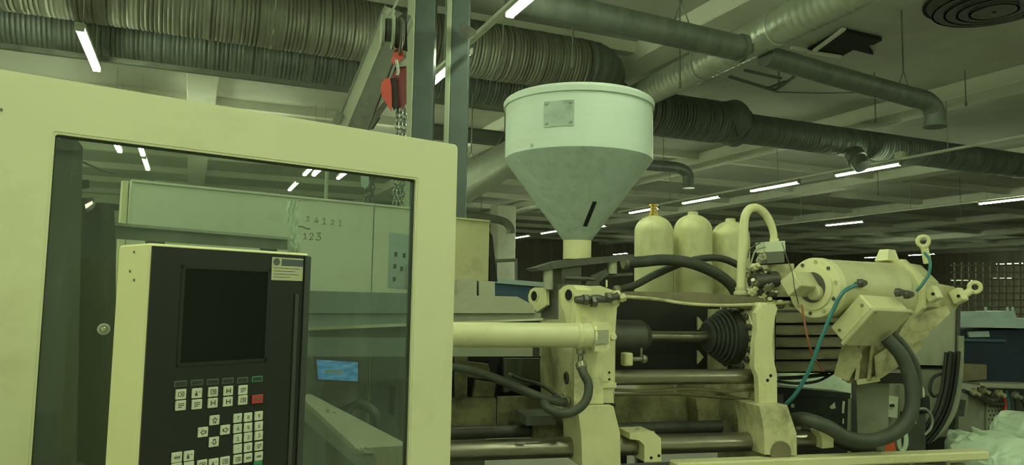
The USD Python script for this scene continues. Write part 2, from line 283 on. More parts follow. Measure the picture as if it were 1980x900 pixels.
# ------------------------------------------------------------------ tube lamps and their trunking
PROTO = {}
KL = 0.965
def lamp(lat, d0, label, z=3.7, group=None, ln=1.22):
    wires = not (abs(lat - 10.02) < 0.3 and d0 < 16 or abs(lat - 2.17) < 0.02 and 3 < d0 < 7)
    if z == 3.7: lat, d0, z = (10.05 if not wires and lat > 9 else lat) * KL, d0 * KL + (KL - 1) * 0.6, 1.5 + 2.2 * KL
    loc = RM(lat, d0 + ln / 2, z); kind = (wires, round(z, 3))
    if kind in PROTO: copy(PROTO[kind], loc, label, group=group); return
    t = PROTO[kind] = T('tube_lamp', label, 'lamp', loc, group); ax = [E, np.cross(Zu, E), Zu]
    part(t, 'diffuser', hull([loc + E * e * (ln / 2 - 0.02) + ax[1] * w + Zu * z_ for e in (-1, 1) for w, z_ in ((-0.034, 0), (0.034, 0), (-0.03, -0.018), (0.03, -0.018), (-0.018, -0.028), (0.018, -0.028))]), diffuser_m)
    part(t, 'housing', bx(loc + Zu * 0.025, (ln, 0.075, 0.044), ax, 0.006), galv)
    for e in (-1, 1): part(t, 'end_cap', bx(loc + E * e * (ln / 2 - 0.005) + Zu * -0.004, (0.02, 0.072, 0.05), ax, 0.004), galv)
    if wires:
        for e in (-1, 1): part(t, 'suspension_wire', cyl(loc + E * e * 0.45 + Zu * 0.045, V(*(loc + E * e * 0.45)[:2], ZC), 0.003, 6), galv)
lamp(10.0, 8.05, 'brightest tube lamp on the long trunking, nearest the small white junction box')
for i, d in enumerate((10.15, 12.35)):
    lamp(10.05, d, ['bright tube lamp on the long trunking, straight above the valve block', 'bright tube lamp on the long trunking, just right of the gas cylinders'][i])
lamp(10.1, 14.55, 'tube lamp on the long trunking half hidden by the gas cylinders')
for d, s in ((18.9, 'small tube lamp between hopper cone and gas cylinders'), (21.1, 'tiny tube lamp just left of the hopper cone, right one of the pair'), (23.3, 'tiny tube lamp left of the hopper cone, left one of the pair')): lamp(10.75 if d > 20 else 11.2, d, s)
lamp(-0.96, 7.0, 'bright tube lamp above the top left of the cream safety door')
lamp(-0.9, 4.75, 'bright tube lamp cut by the top edge left of the corrugated ducts')
for d, s in ((11.9, 'tube lamp seen in the door pane right of the dark column, nearer of the pair'), (13.4, 'tube lamp seen in the door pane right of the dark column, farther of the pair'), (16.4, 'tiny far tube lamp low in the left of the door pane')): lamp(-0.8, d, s)
lamp(-1.12, 11.75, 'short stretch of tube lamp at the top of the door pane beside the dark column')
lamp(2.18, 6.1, 'bright tube lamp shining between the two grey crane posts'); lamp(2.17, 3.9, 'bright tube lamp at the top edge right of the crane posts')
for d, s in ((12.6, 'tube lamp at the top of the door pane, brightest of the slanting row'), (14.8, 'tube lamp in the door pane, middle one of the slanting row'), (17.4, 'small tube lamp in the door pane, lowest of the slanting row')): lamp(1.82, d, s)
lamp(1.98, 12.55, 'tube lamp at the top of the door pane running close beside the brightest one'); lamp(2.45, 12.7, 'tube lamp tip at the top of the door pane left of the chain')
lamp(16.28, 14.2, 'tube lamp hanging in the dark above the oil motor flange'); lamp(15.4, 9.2, 'tube lamp at the right edge of the picture')
lamp(29.0, 24.0, 'far tube lamp at the left above the oil motor body', ln=1.22); lamp(28.9, 21.6, 'far tube lamp at the right of the upper lifting eye'); lamp(18.6, 29.4, 'far tube lamp behind the black hose above the platen')
def lamp_px(x0, y0, x1, y1, dep, s):
    p = atdep((x0 + x1) / 2, (y0 + y1) / 2, dep); lamp(p @ L, p @ E - 0.61, s, p[2])
lamp_px(1840, 542, 1880, 541, 27, 'far low tube lamp right of the motor end bell'); lamp_px(1908, 540, 1965, 538, 25.5, 'far low tube lamp in front of the lattice, right one'); lamp_px(1925, 512, 1980, 508, 22, 'dim far tube lamp above the lattice at the right edge')
for lat, ds in ((-3.9, (-5.0, -2.6, -0.2, 2.2, 4.6)), (-0.9, (-4.6, -2.3, 0.0, 2.3)), (2.17, (-4.9, -2.6, -0.3, 1.7)), (5.6, (-4.4, -2.0, 0.4)), (9.3, (-4.0, -1.6, 0.8)), (13.5, (-1.0, 2.0)), (-5.9, (6.4, 8.6, 10.8, 13.0, 15.2, 17.6)), (-7.4, (7.0, 10.0, 13.0, 16.0, 19.0, 22.0, 25.0))):  # rows outside the view, added to light the door and dim sides
    for d in ds: lamp(lat, d, 'unseen tube lamp outside the view, added to light the hall', group='unseen tube lamps added to light the hall')
def trunking(lat, d0, d1, label):
    lat, d0, d1, z = lat * KL, d0 * KL, d1 * KL, 1.5 + 2.2 * KL + 0.078
    t = T('lamp_trunking', label, 'trunking', RM(lat, (d0 + d1) / 2, z))
    part(t, 'rail', rbox(lat - 0.03, lat + 0.03, d0, d1, z - 0.028, z + 0.006, 0.004), trunk_m)
    for d in np.arange(d0 + 0.8, d1, 3.3): part(t, 'hanger', cyl(RM(lat, d, z), RM(lat, d, ZC), 0.006, 8), galv)
    return t
tr = trunking(10.05, 3.0, 16.3, 'long pale trunking carrying the row of tube lamps over the right of the hall')
pb = onp(1740, 300, RM(10.05 * KL, 0, 0), L); part(tr, 'junction_box', bx(pb - Zu * 0.0, (0.09, 0.14, 0.10), AX, 0.01), white_box)
trunking(2.17, 2.5, 7.4, 'pale lamp trunking passing behind the crane posts'); trunking(15.6, 8.0, 17.0, 'thin lamp trunking at the far right')

# ------------------------------------------------------------------ ducts and pipes under the ceiling
def duct_line(dep, xa, xb, xm, top, bot, mat, name, label, pitch=0.045, depth=0.01, wob=1.0):
    a, b = atdep(xm, top, dep), atdep(xm, bot, dep); z = (a[2] + b[2]) / 2; r = (a[2] - b[2]) / 2
    la, lb = atdep(xa, 200, dep) @ L, atdep(xb, 200, dep) @ L
    t = T(name, label, 'duct', RM((la + lb) / 2, dep, z))
    part(t, 'tube', corrugated(RM(la, dep, z), RM(lb, dep, z), r, pitch, depth, 30, wob), mat, smooth=50)
    return t, z, r, la, lb
A, zA, rA, _, lbA = duct_line(7.35, -420, 1120, 690, 2, 116, duct_flex, 'flexible_duct', 'upper corrugated flexible duct running behind the crane posts', 0.037, 0.010, 0.7)
part(A, 'elbow', elbow_c([RM(lbA - 0.02, 7.35, zA), RM(lbA + 0.18, 7.38, zA), RM(lbA + 0.38, 7.55, zA - 0.01), RM(lbA + 0.46, 7.85, zA - 0.06)], rA, depth=0.012), duct_m)
for lt in (-1.4, 0.6, 2.9): part(A, 'strap', tube([RM(lt, 7.35 - rA - .01, ZC), RM(lt, 7.35 - rA - .01, zA), RM(lt, 7.35 - .7 * rA, zA - .73 * rA), RM(lt, 7.35, zA - rA - 0.012), RM(lt, 7.35 + .7 * rA, zA - .73 * rA), RM(lt, 7.35 + rA + .01, zA), RM(lt, 7.35 + rA + .01, ZC)], 0.006, 6, spline=False), galv)
B, zB, rB, _, _ = duct_line(8.3, -420, 1200, 560, 62, 158, duct_m, 'flexible_duct', 'lower dark corrugated duct behind the upper one', 0.042, 0.010, 0.7)
part(B, 'support_rail', rbox(-3.6, 4.2, 8.05, 8.10, zB - rB - 0.10, zB - rB - 0.05), grey_dark)
Cd, zCd, rCd, _, lbC = duct_line(8.35, 1215, 1385, 1330, 188, 270, duct_m, 'flexible_duct', 'ribbed duct piece right of the hopper rim', 0.05, 0.02, 0.5)
Dd, zDd, rDd, laD, _ = duct_line(8.4, 1425, 2150, 1600, 243, 298, duct_m, 'flexible_duct', 'long ribbed duct running off to the right under the ceiling', 0.06, 0.012, 0.5)
part(Cd, 'bend', elbow_c([RM(lbC - 0.05, 8.35, zCd), RM(lbC + 0.12, 8.34, zCd + 0.01), RM((lbC + laD) / 2, 8.3, zCd + 0.05), RM(laD - 0.1, 8.38, zDd + 0.02), RM(laD + 0.02, 8.4, zDd)], (rCd + rDd) / 2 + 0.03, depth=0.022), duct_m)
pc = RM(9.35, 8.15, zDd - 0.2); part(Dd, 'outlet', lathe([(0.15, 0), (0.15, 0.12), (0.13, 0.13), (0.125, 0.28)], pc + E * 0.15, -E * 0.6 - Zu * 0.8, 24), duct_m)
# silver spiral duct towards the viewer
sC = T('spiral_duct', 'thick silver spiral duct slanting up across the ceiling', 'duct', RM(4.78, 5.0, 4.0))
SL = lambda d: 4.663 + 0.0598 * (d - 3); SZ, SR = 4.0, 0.165
for i, (d0, d1) in enumerate(((1.6, 5.05), (5.1, 8.0))): part(sC, 'section', corrugated(RM(SL(d0), d0, SZ), RM(SL(d1), d1, SZ), SR, 0.085, 0.010, 40, 0.2), duct_silver, smooth=50)
part(sC, 'joint_band', lathe([(SR, 0), (SR + 0.01, 0.01), (SR + 0.01, 0.07), (SR, 0.08)], RM(SL(5.04), 5.04, SZ), E, 40), duct_silver)
for d in (3.4, 6.2):
    c = RM(SL(d), d, SZ); k = SR + 0.008; part(sC, 'strap', tube([c - L * k + Zu * (ZB - SZ)] + [c + k * (-L * math.cos(t) - Zu * math.sin(t)) for t in np.linspace(0, math.pi, 9)] + [c + L * k + Zu * (ZB - SZ)], 0.006, 6, spline=False), galv)
# thinner pipes
def pipe(name, label, pts, r, mat=duct_m, hang=(), collar=True):
    t = T(name, label, 'pipe', np.mean(pts, 0)); part(t, 'tube', tube(pts, r, 20, per=10), mat)
    if collar: part(t, 'collar', cyl(np.array(pts[-1]) - nrm(np.array(pts[-1]) - pts[-2]) * 0.04, np.array(pts[-1]), r * 1.1, 20), mat)
    for h in hang:
        part(t, 'hanger', cat([cyl(h + Zu * (r + 0.16), V(h[0], h[1], ZC), 0.008, 8), tube([h + L * r, h + Zu * (r + 0.16), h - L * r], 0.007, 6, spline=False)]), grey_dark)
    return t
z8 = 3.82
a, b = atdep(1075, 14, 5.15), atdep(1415, 90, 5.15)
pipe('branch_pipe', 'round grey branch pipe meeting the silver duct from the left', [a - L * 0.4, a, (a + b) / 2, b, b + L * 0.12], 0.115, hang=[atdep(1318, 62, 5.15)])
q = [atdep(x, y, 5.35) for x, y in ((1480, 108), (1560, 132), (1660, 160), (1755, 186), (1790, 196), (1806, 215), (1808, 236), (1808, 246))]
pipe('branch_pipe', 'round grey pipe right of the silver duct, bending down at its end', q, 0.105, hang=[atdep(1748, 184, 5.35)])
q = [atdep(x, y, 12.0) for x, y in ((1180, 312), (1262, 320), (1310, 325), (1328, 335), (1331, 352), (1331, 364))]
pipe('branch_pipe', 'far grey pipe with a downward elbow between hopper and gas cylinders', q, 0.11)
q = [atdep(x, y, 8.0) for x, y in ((820, 405), (910, 352), (975, 312), (1040, 272))]
pipe('branch_pipe', 'pale wide duct slanting up between crane post and hopper', q, 0.20, duct_silver, collar=False, hang=[q[1], q[2]])
q = [atdep(x, y, 15.0) for x, y in ((850, 412), (930, 420), (972, 428), (986, 440), (988, 452))]
pipe('branch_pipe', 'far thin dark pipe with an elbow above the concrete column', q, 0.09, grey_dark, hang=[q[0], q[1]])
bm = T('steel_joist', 'dark horizontal steel joist between crane post and hopper', 'beam', atdep(940, 265, 9.0))
a, b = atdep(860, 254, 9.0), atdep(1010, 276, 9.0); part(bm, 'web', bx((a + b) / 2, (2.0, 0.04, 0.16), AX, 0.003), grey_dark)
for s in (-1, 1): part(bm, 'flange', bx((a + b) / 2 + Zu * s * 0.085, (2.0, 0.12, 0.015), AX, 0.003), grey_dark)
for e in (-0.8, 0.8): part(bm, 'hanger', cyl((a + b) / 2 + L * e, (a + b) / 2 + L * e + Zu * (ZC - ((a + b) / 2)[2]), 0.012, 8), grey_dark)
# round ceiling diffuser, broken hatch
dc = RM(7.30, 4.72, ZC)
t = T('ceiling_diffuser', 'dark round air diffuser in the ceiling at the top right', 'diffuser', dc)
for i in range(5): part(t, 'ring', lathe([(0.62 - 0.11 * i, 0.0), (0.60 - 0.11 * i, 0.0), (0.53 - 0.11 * i, 0.09), (0.55 - 0.11 * i, 0.09)], dc + Zu * (-0.02 - 0.015 * i), -Zu, 40) if i < 4 else lathe([(0.16, 0), (0.12, 0.07), (0.02, 0.075)], dc - Zu * 0.08, -Zu, 32), steel_dark)
part(t, 'neck', lathe([(0.63, 0), (0.63, 0.012)], dc - Zu * 0.014, -Zu, 40), dark_hole)
hp = [onp(x, y, V(0, 0, ZC - 0.02), Zu) for x, y in ((1560, 96), (1632, 56), (1705, 74), (1690, 82), (1675, 84), (1688, 102), (1650, 92), (1622, 108))]
t = T('ceiling_opening', 'torn dark opening in the ceiling right of the silver duct', 'opening', np.mean(hp, 0))
part(t, 'hole', prism([(p[0], p[1]) for p in hp], V(0, 0, ZC - 0.05), XX, YY, 0.045), dark_hole)
def lath(p, q, w=0.05): p, q = np.array(p), np.array(q); return bx((p + q) / 2, (np.linalg.norm(q - p), w, 0.03), [nrm(q - p), nrm(np.cross(Zu, q - p)), Zu], 0.003)
for a, b in (((1632, 56), (1575, 98)), ((1550, 98), (1625, 110)), ((1530, 92), (1560, 98))): part(t, 'trim', lath(onp(*a, V(0, 0, ZC - 0.075), Zu), onp(*b, V(0, 0, ZC - 0.075), Zu)), beam_m)
t = T('ceiling_frame', 'hanging bare metal frame under the ceiling below the silver duct', 'frame', onp(1470, 165, V(0, 0, 4.3), Zu))
for a, b in (((1410, 148), (1500, 176)), ((1500, 174), (1548, 140)), ((1440, 136), (1510, 152)), ((1482, 172), (1518, 158))): part(t, 'bar', lath(onp(*a, V(0, 0, 4.42), Zu), onp(*b, V(0, 0, 4.42), Zu), 0.04), grey_dark)
part(t, 'hanger', cyl(onp(1506, 160, V(0, 0, 4.42), Zu), onp(1506, 160, V(0, 0, 4.42), Zu) + Zu * 0.2, 0.01, 8), grey_dark)
def rod(x, y0, y1, dep, s):
    a = atdep(x, y0, dep); b = atdep(x, y1, dep); a = V(b[0], b[1], ZC); t = T('hanging_rod', s, 'rod', b)
    part(t, 'wire', cyl(a, b, 0.007, 6), grey_dark); part(t, 'end_nut', cyl(b, b + Zu * 0.05, 0.016, 6), grey_dark)
rod(1868, 85, 205, 6.4, 'thin rod hanging from the ceiling at the right below the diffuser'); rod(1693, 172, 238, 7.0, 'thin rod hanging over the long ribbed duct'); rod(1107, 58, 132, 5.9, 'thin rod hanging above the hopper rim')
rod(1315, 10, 170, 6.0, 'thin rod hanging in front of the silver duct'); rod(1698, 318, 378, 12, 'short thin rod hanging below the trunking box'); rod(1858, 345, 420, 12, 'thin rod hanging in the dark at the right'); rod(1283, 262, 318, 11.5, 'thin rod holding the far elbow pipe')
q = [atdep(x, y, 7.4) for x, y in ((1500, 178), (1600, 180), (1720, 176), (1850, 164), (2000, 152))]
t = T('ceiling_cable', 'thin cable sagging across the ceiling at the right', 'cable', q[0]); part(t, 'cable', tube(q, 0.008, 6), grey_dark)

# ------------------------------------------------------------------ safety door in the foreground (frame with a tinted pane)
az = math.radians(13.5 + 52.8); dd = V(math.sin(az), math.cos(az), 0); dn = np.cross(dd, Zu)             # along the door; facing the viewer
if dn[1] > 0: dn = -dn
d0 = D(805, 347, 1.9)
def dq(x, y): p = onp(x, y, d0, dn) - d0; return (p @ dd, p[2])
inner = [dq(107, 260), dq(805, 347), dq(787, 900)]
xl, xr = inner[0][0], inner[1][0]; zt = (inner[0][1] + inner[1][1]) / 2
xo = dq(885, 285)[0]; zo = (dq(880, 279)[1] + dq(20, 138)[1]) / 2
zb = 0.75 - d0[2]; xL = xl - 0.42
door = T('safety_door', 'cream painted safety door with a large tinted window, closest to the viewer', 'door', d0 + dd * (xl + xr) / 2 + Zu * (0.08 - d0[2]))
def rr(x0, z0, x1, z1, r, n=5):
    o = []
    for cx, cz, a in ((x1 - r, z0 + r, -90), (x1 - r, z1 - r, 0), (x0 + r, z1 - r, 90), (x0 + r, z0 + r, 180)):
        for k in range(n + 1): t = math.radians(a + 90 * k / n); o.append((cx + r * math.cos(t), cz + r * math.sin(t)))
    return o
def dprism(poly, y0, y1, holes=()): return prism(poly, d0 - dn * y1, dd, Zu, (y1 - y0) * (1 if np.cross(dd, Zu) @ dn > 0 else -1), holes)   # y: depth behind the front face
part(door, 'frame', dprism(rr(xL, 0.1 - d0[2], xo, zo, 0.012), 0, 0.028, [rr(xl, zb, xr, zt, 0.006)]), cream_door)
part(door, 'frame_lip', dprism(rr(xL + 0.006, 0.106 - d0[2], xo - 0.006, zo - 0.006, 0.012), -0.0015, 0.0, [rr(xl - 0.005, zb - 0.005, xr + 0.005, zt + 0.005, 0.006)]), cream_door)
part(door, 'gasket', dprism(rr(xl + 0.0005, zb, xr - 0.0005, zt, 0.006), 0.008, 0.024, [rr(xl + 0.003, zb + 0.003, xr - 0.003, zt - 0.003, 0.004)]), rubber)
part(door, 'window_pane', dprism(rr(xl - 0.0, zb, xr + 0.0, zt, 0.004), 0.013, 0.018), pane_m, 'tinted transparent window pane')
k = onp(200, 637, d0 - dn * 0.013, dn); part(door, 'lock_ring', lathe([(0.0115, 0), (0.0115, 0.004), (0.008, 0.005), (0.008, 0.003)], k, dn, 24), galv)
part(door, 'lock_cap', lathe([(0.006, 0), (0.005, 0.005), (0.002, 0.006)], k, dn, 16), chrome)
for x, y in ((2, 213),): part(door, 'screw_hole', cyl(onp(x, y, d0, dn), onp(x, y, d0, dn) + dn * 0.003, 0.003, 12), ink)
for x in (xL + 0.08, xo - 0.08): part(door, 'foot', bx(d0 + dd * x + Zu * (0.06 - d0[2]) - dn * 0.014, (0.05, 0.05, 0.12), [dd, -dn, Zu], 0.006), steel_dark)

# ------------------------------------------------------------------ control console in front of the door pane
az = math.radians(13.5 + 40.2); cd = V(math.sin(az), math.cos(az), 0); cn = np.cross(cd, Zu)
if cn @ (D(420, 600, 1.2) - eye) > 0: cn = -cn
c0 = D(292, 470, 1.15)                                            # top left corner of the front face
def cp(x, y): p = onp(x, y, c0, cn) - c0; return (p @ cd, p[2])
CW = cp(600, 498)[0]; CD = 0.118; ztop = 0.0; zbot = 0.93 - c0[2]
con = T('control_console', 'machine control console with black keypad front and cream side', 'control panel', V(*(c0 + cd * CW / 2 - cn * CD / 2)[:2], 0))
FR = [cd, -cn, Zu]
def cb(u0, u1, z0, z1, y0, y1, ch=0.002): return bx(c0 + cd * (u0 + u1) / 2 + Zu * (z0 + z1) / 2 - cn * (y0 + y1) / 2, (u1 - u0, abs(y1 - y0), z1 - z0), FR, ch)   # y = depth behind the front
part(con, 'housing', cb(0, CW, zbot, ztop, 0.004, CD, 0.003), cream_clean, 'cream housing')
part(con, 'front_panel', cb(0.003, CW - 0.001, zbot + 0.002, ztop - 0.0045, 0.0, 0.006, 0.0005), console_black, 'black front panel')
part(con, 'side_trim', cb(CW - 0.03, CW - 0.0225, zbot + 0.004, -0.075, -0.003, 0.0, 0.001), panel_edge); part(con, 'side_trim', cb(CW - 0.012, CW, zbot + 0.004, -0.006, -0.004, 0.0, 0.001), panel_edge)
s0, s1 = cp(352, 512), cp(516, 700)
part(con, 'screen_bezel', cat([cb(s0[0], s1[0], s0[1] - 0.006, s0[1], -0.0012, 0, 0.0003), cb(s0[0], s1[0], s1[1], s1[1] + 0.006, -0.0012, 0, 0.0003), cb(s0[0], s0[0] + 0.006, s1[1], s0[1], -0.0012, 0, 0.0003), cb(s1[0] - 0.006, s1[0], s1[1], s0[1], -0.0012, 0, 0.0003)]), console_black)
part(con, 'screen', cb(s0[0] + 0.006, s1[0] - 0.006, s1[1] + 0.006, s0[1] - 0.006, -0.0005, 0, 0.0001), screen_black, 'dark switched-off screen')
# keypad: rows and columns laid out on the face
def grid(x, y): return cp(320 + x / 4.5, 700 + y / 4.5)
KN = 0
def key(x, y, w=0.0168, h=0.0158, mat=key_m, glyph=None, label=None, name='key', up=0.0035):
    global KN
    u, z = grid(x, y); c = c0 + cd * u + Zu * z
    k = part(con, name, cb(u - w / 2, u + w / 2, z - h / 2, z + h / 2, -up, 0, 0.0009), mat, label)
    o = c + cn * up; KN += 1
    def bar(a, b, cw, chh): return bx(o + cd * a * w + Zu * b * h, (cw * w, 0.0008, chh * h), FR, 0.0001)
    g = None
    if isinstance(glyph, str) and glyph in 'UDLR':
        rot = 'URDL'.index(glyph) * math.pi / 2; pts = [(0, .32), (.3, 0), (.15, 0), (.15, -.3), (-.15, -.3), (-.15, 0), (-.3, 0)]; inn = [(a * 0.6, b * 0.6) for a, b in pts]
        R2 = lambda q: [((a * math.cos(rot) + b * math.sin(rot)) * w, (-a * math.sin(rot) + b * math.cos(rot)) * h) for a, b in q]
        g = prism(R2(pts), o - cn * 0.0004, cd, Zu, 0.0008 * (1 if np.cross(cd, Zu) @ cn > 0 else -1), [R2(inn)])
    elif isinstance(glyph, str) and len(glyph) == 1: g = text(glyph, o - cn * 0.0003, cd, Zu, h * 0.42, 0.0007)
    elif glyph == 'box': g = cat([bar(0, .22, .55, .07), bar(0, -.18, .55, .07), bar(-.26, 0, .06, .42), bar(.26, 0, .06, .42), bar(.05, .02, .2, .16)])
    elif glyph == 'mould': g = cat([bar(-.2, 0, .1, .5), bar(.2, 0, .1, .5), bar(0, .0, .34, .12)])
    elif glyph == 'drop': g = cat([bar(-.1, -.12, .26, .3), bar(-.1, .12, .1, .2), bar(.22, .12, .16, .08)])
    elif glyph == 'bars': g = cat([bar(0, .18, .6, .08), bar(0, 0, .6, .08), bar(-.1, -.18, .4, .08)])
    elif glyph == 'word': g = cat([bar(-.2, 0, .14, .24), bar(0, 0, .14, .24), bar(.2, 0, .14, .24)])
    if g is not None: part(con, 'glyph', g, glyph_m, under=k)
for x, y, gr in ((128, 192, 0), (270, 182, 0), (408, 175, 0), (540, 166, 0), (668, 160, 0), (796, 150, 1)):
    u, z = grid(x, y); w, h = 0.0205, 0.0095
    f = part(con, 'legend_frame', cb(u - w / 2, u + w / 2, z - h / 2, z + h / 2, -0.0012, 0, 0.0004), legend_green if gr else legend_m, 'green legend frame' if gr else None)
    part(con, 'legend_inset', cb(u - w * 0.42, u + w * 0.42, z - h * 0.33, z + h * 0.33, -0.0018, -0.001, 0.0003), legend_in, under=f)
for i, (x, y) in enumerate(((128, 283), (268, 273), (408, 262), (540, 252), (668, 245))): key(x, y, glyph=['box', 'drop', 'box', 'mould', 'bars'][i])
for i, (x, y) in enumerate(((126, 380), (267, 370), (405, 358), (537, 346), (667, 333))): key(x, y, glyph=['bars', 'bars', 'mould', 'mould', 'box'][i])
key(793, 325, 0.021, 0.0145, key_red, 'word', 'red key')
for (x, y), g in zip(((420, 508), (320, 612), (513, 592), (415, 697)), 'ULRD'): key(x, y, glyph=g)
for r, ys in enumerate(((490, 482, 470), (580, 570, 558), (668, 655, 642), (757, 745, 733), (848, 835, 822))):
    for c, x in enumerate((622, 712, 805)):
        key(x, ys[c], 0.0152, 0.0150, glyph=[['7', '8', '9'], ['4', '5', '6'], ['1', '2', '3'], ['.', '0', 'bars'], ['box', 'word', 'word']][r][c])
key(92, 832, 0.0165, 0.0158, glyph='word'); key(197, 818, 0.0165, 0.0158, glyph='drop'); key(90, 925, 0.0165, 0.0158, glyph='mould'); key(197, 912, 0.0165, 0.0158, glyph='word')
for x, y, g in ((312, 897, 'box'), (412, 885, 'drop'), (510, 868, 'box')): key(x, y, glyph=g)
key(797, 898, 0.016, 0.013, key_green, 'word', 'green key')
q = [cp(526, 500), cp(585, 545)]
u0, u1, z1, z0 = q[0][0], q[1][0] - 0.0005, cp(553, 499)[1], cp(553, 543)[1]
st = part(con, 'sticker', cb(u0, u1, z0, z1, -0.0008, 0, 0.0002), label_m, 'cream paper sticker with a dark heading band')
hh = z1 - z0; part(con, 'heading_band', cb(u0 + (u1 - u0) * 0.3, u1, z1 - hh * 0.36, z1 - hh * 0.06, -0.0012, 0, 0.0002), label_dark, under=st)
mk = c0 + cd * (u0 + (u1 - u0) * 0.14) + Zu * (z1 - hh * 0.2) + cn * 0.001; part(con, 'emblem', lathe([(hh * 0.16, 0), (hh * 0.16, 0.0005)], mk, cn, 20), legend_m, under=st)
for i in range(4): part(con, 'text_line', cb(u0 + 0.004, u0 + (u1 - u0) * (0.9, 0.75, 0.85, 0.6)[i], z1 - hh * (0.48 + 0.13 * i), z1 - hh * (0.455 + 0.13 * i), -0.0011, 0, 0.0001), glyph_m, under=st)
sn = -cd                                                          # the left side faces this way
for x, y in ((260, 488), (252, 525), (260, 542)):
    p = onp(x, y, c0, sn); part(con, 'side_screw', cyl(p, p + sn * 0.0015, 0.0022, 10), ink)
cc = c0 + cd * CW * 0.55 - cn * CD * 0.5
part(con, 'pedestal', bx(V(cc[0], cc[1], (c0[2] + zbot) / 2 + 0.02), (0.09, 0.06, c0[2] + zbot - 0.03), FR, 0.006), cream_clean)
part(con, 'base_plate', bx(V(cc[0], cc[1], 0.01), (0.30, 0.16, 0.02), FR, 0.004), steel_dark)

# ------------------------------------------------------------------ injection moulding machine (its axis runs along X)
YF = 3.70
mc = T('moulding_machine', 'long cream injection moulding machine with platens, rods and bed behind the safety door', 'machine', (1.6, 4.3, 0))
X = lambda x, y=600, Y=YF: P(x, y, Y)[0]
Zp = lambda x, y, Y=YF: P(x, y, Y)[2]
XB0, XB1 = 0.42, 3.70
zr = Zp(1720, 877, 3.62)
part(mc, 'bed_rail', bx(V((1.75 + XB1) / 2, 3.62, zr - 0.025), (XB1 - 1.75, 0.10, 0.05), ch=0.008), cream, 'cream front rail of the bed')
part(mc, 'bed_front', bx(V((XB0 + XB1 - 0.1) / 2, 3.66, (zr - 0.06) / 2 + 0.02), (XB1 - 0.1 - XB0, 0.04, zr - 0.14), ch=0.004), cream_oily)
for x in (1680, 1765, 1838): part(mc, 'bed_seam', bx(V(X(x, 890, 3.62), 3.638, zr - 0.2), (0.02, 0.012, 0.28), ch=0.002), cream_dirty)
part(mc, 'bed_tray', bx(V((XB0 + XB1) / 2, 4.07, 0.46), (XB1 - XB0, 0.76, 0.04), ch=0.004), grey_dark)
for x in (0.7, 2.0, 3.5): part(mc, 'bed_foot', bx(V(x, 4.06, 0.22), (0.22, 0.72, 0.44), ch=0.01), cream_dirty)
# inner walls of the bed
YI = 4.35
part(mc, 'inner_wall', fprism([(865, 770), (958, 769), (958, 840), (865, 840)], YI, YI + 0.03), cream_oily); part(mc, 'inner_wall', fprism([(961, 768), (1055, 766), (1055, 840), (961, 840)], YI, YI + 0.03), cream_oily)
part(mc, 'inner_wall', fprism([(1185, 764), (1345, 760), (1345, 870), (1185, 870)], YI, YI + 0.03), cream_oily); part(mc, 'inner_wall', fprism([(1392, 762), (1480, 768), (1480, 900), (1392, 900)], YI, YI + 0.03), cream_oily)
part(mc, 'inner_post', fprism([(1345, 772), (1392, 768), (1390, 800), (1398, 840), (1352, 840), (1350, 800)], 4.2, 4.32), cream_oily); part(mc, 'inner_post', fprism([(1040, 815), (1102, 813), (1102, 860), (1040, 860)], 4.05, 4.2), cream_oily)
part(mc, 'inner_block', fprism([(1018, 806), (1075, 804), (1075, 822), (1018, 824)], 4.0, 4.25), grey_dark)
# rods: two lower guide rods, a tie bar
def zrod(x, y, Y): return P(x, y, Y)[2]
zf = zrod(1340, 864, 3.72); rf = 0.052
part(mc, 'guide_rod', cyl(V(XB0, 3.78, zf + 0.004), V(X(1600, 850, 3.78), 3.78, zf + 0.004), rf, 28), steel, 'front oily steel guide rod')
zb_ = zrod(1000, 838, 4.15); part(mc, 'guide_rod', cyl(V(XB0, 4.2, zb_), V(2.35, 4.2, zb_), 0.036, 24), steel_dark, 'dark rear guide rod')
zt_ = zrod(1330, 731, 3.80); part(mc, 'tie_bar', cyl(V(1.4, 3.84, zt_), V(X(1478, 731, 3.84), 3.84, zt_), 0.042, 28), steel, 'oily steel tie bar between the platens')
q = [P(x, y, 3.86) for x, y in ((1190, 755), (1260, 757), (1330, 752), (1400, 757), (1470, 752))]; part(mc, 'oil_pipe', tube(q, 0.009, 8), rail_brown)
q = [P(x, y, 4.0) for x, y in ((1190, 764), (1300, 763), (1400, 770), (1500, 778))]; part(mc, 'oil_pipe', tube(q, 0.008, 8), rail_brown)
# front platen with two lugged cheeks
fl = [(1104, 562), (1112, 556), (1160, 553), (1198, 566), (1198, 590), (1193, 596), (1190, 640), (1189, 748), (1186, 756), (1187, 787), (1110, 787), (1107, 700), (1104, 620)]
part(mc, 'platen', fprism(fl, 3.70, 3.92), cream, 'cream front platen face')
part(mc, 'platen_core', fprism([(1112, 600), (1188, 600), (1187, 790), (1108, 790)], 3.92, 4.62), cream_dirty)
part(mc, 'ridge', fprism([(1108, 744), (1192, 741), (1192, 750), (1108, 753)], 3.685, 3.71), cream); part(mc, 'ridge', fprism([(1110, 708), (1178, 706), (1178, 738), (1110, 740)], 3.694, 3.71), cream)
for x, y in ((1144, 722), (1178, 721), (1178, 734)): p = P(x, y, 3.694); part(mc, 'screw_hole', cyl(p, p - YY * 0.003, 0.006, 10), dark_hole)
lg = [(1117, 787), (1186, 786), (1199, 838), (1200, 905), (1126, 905), (1124, 840)]
part(mc, 'platen_leg', fprism(lg, 3.60, 3.90), cream, 'cream leg of the front platen'); part(mc, 'leg_gap', fprism([(1112, 783), (1190, 782), (1190, 787), (1112, 788)], 3.66, 3.8), dark_hole)
xl_ = X(1106, 600)                                               # left (camera facing) side of the platen
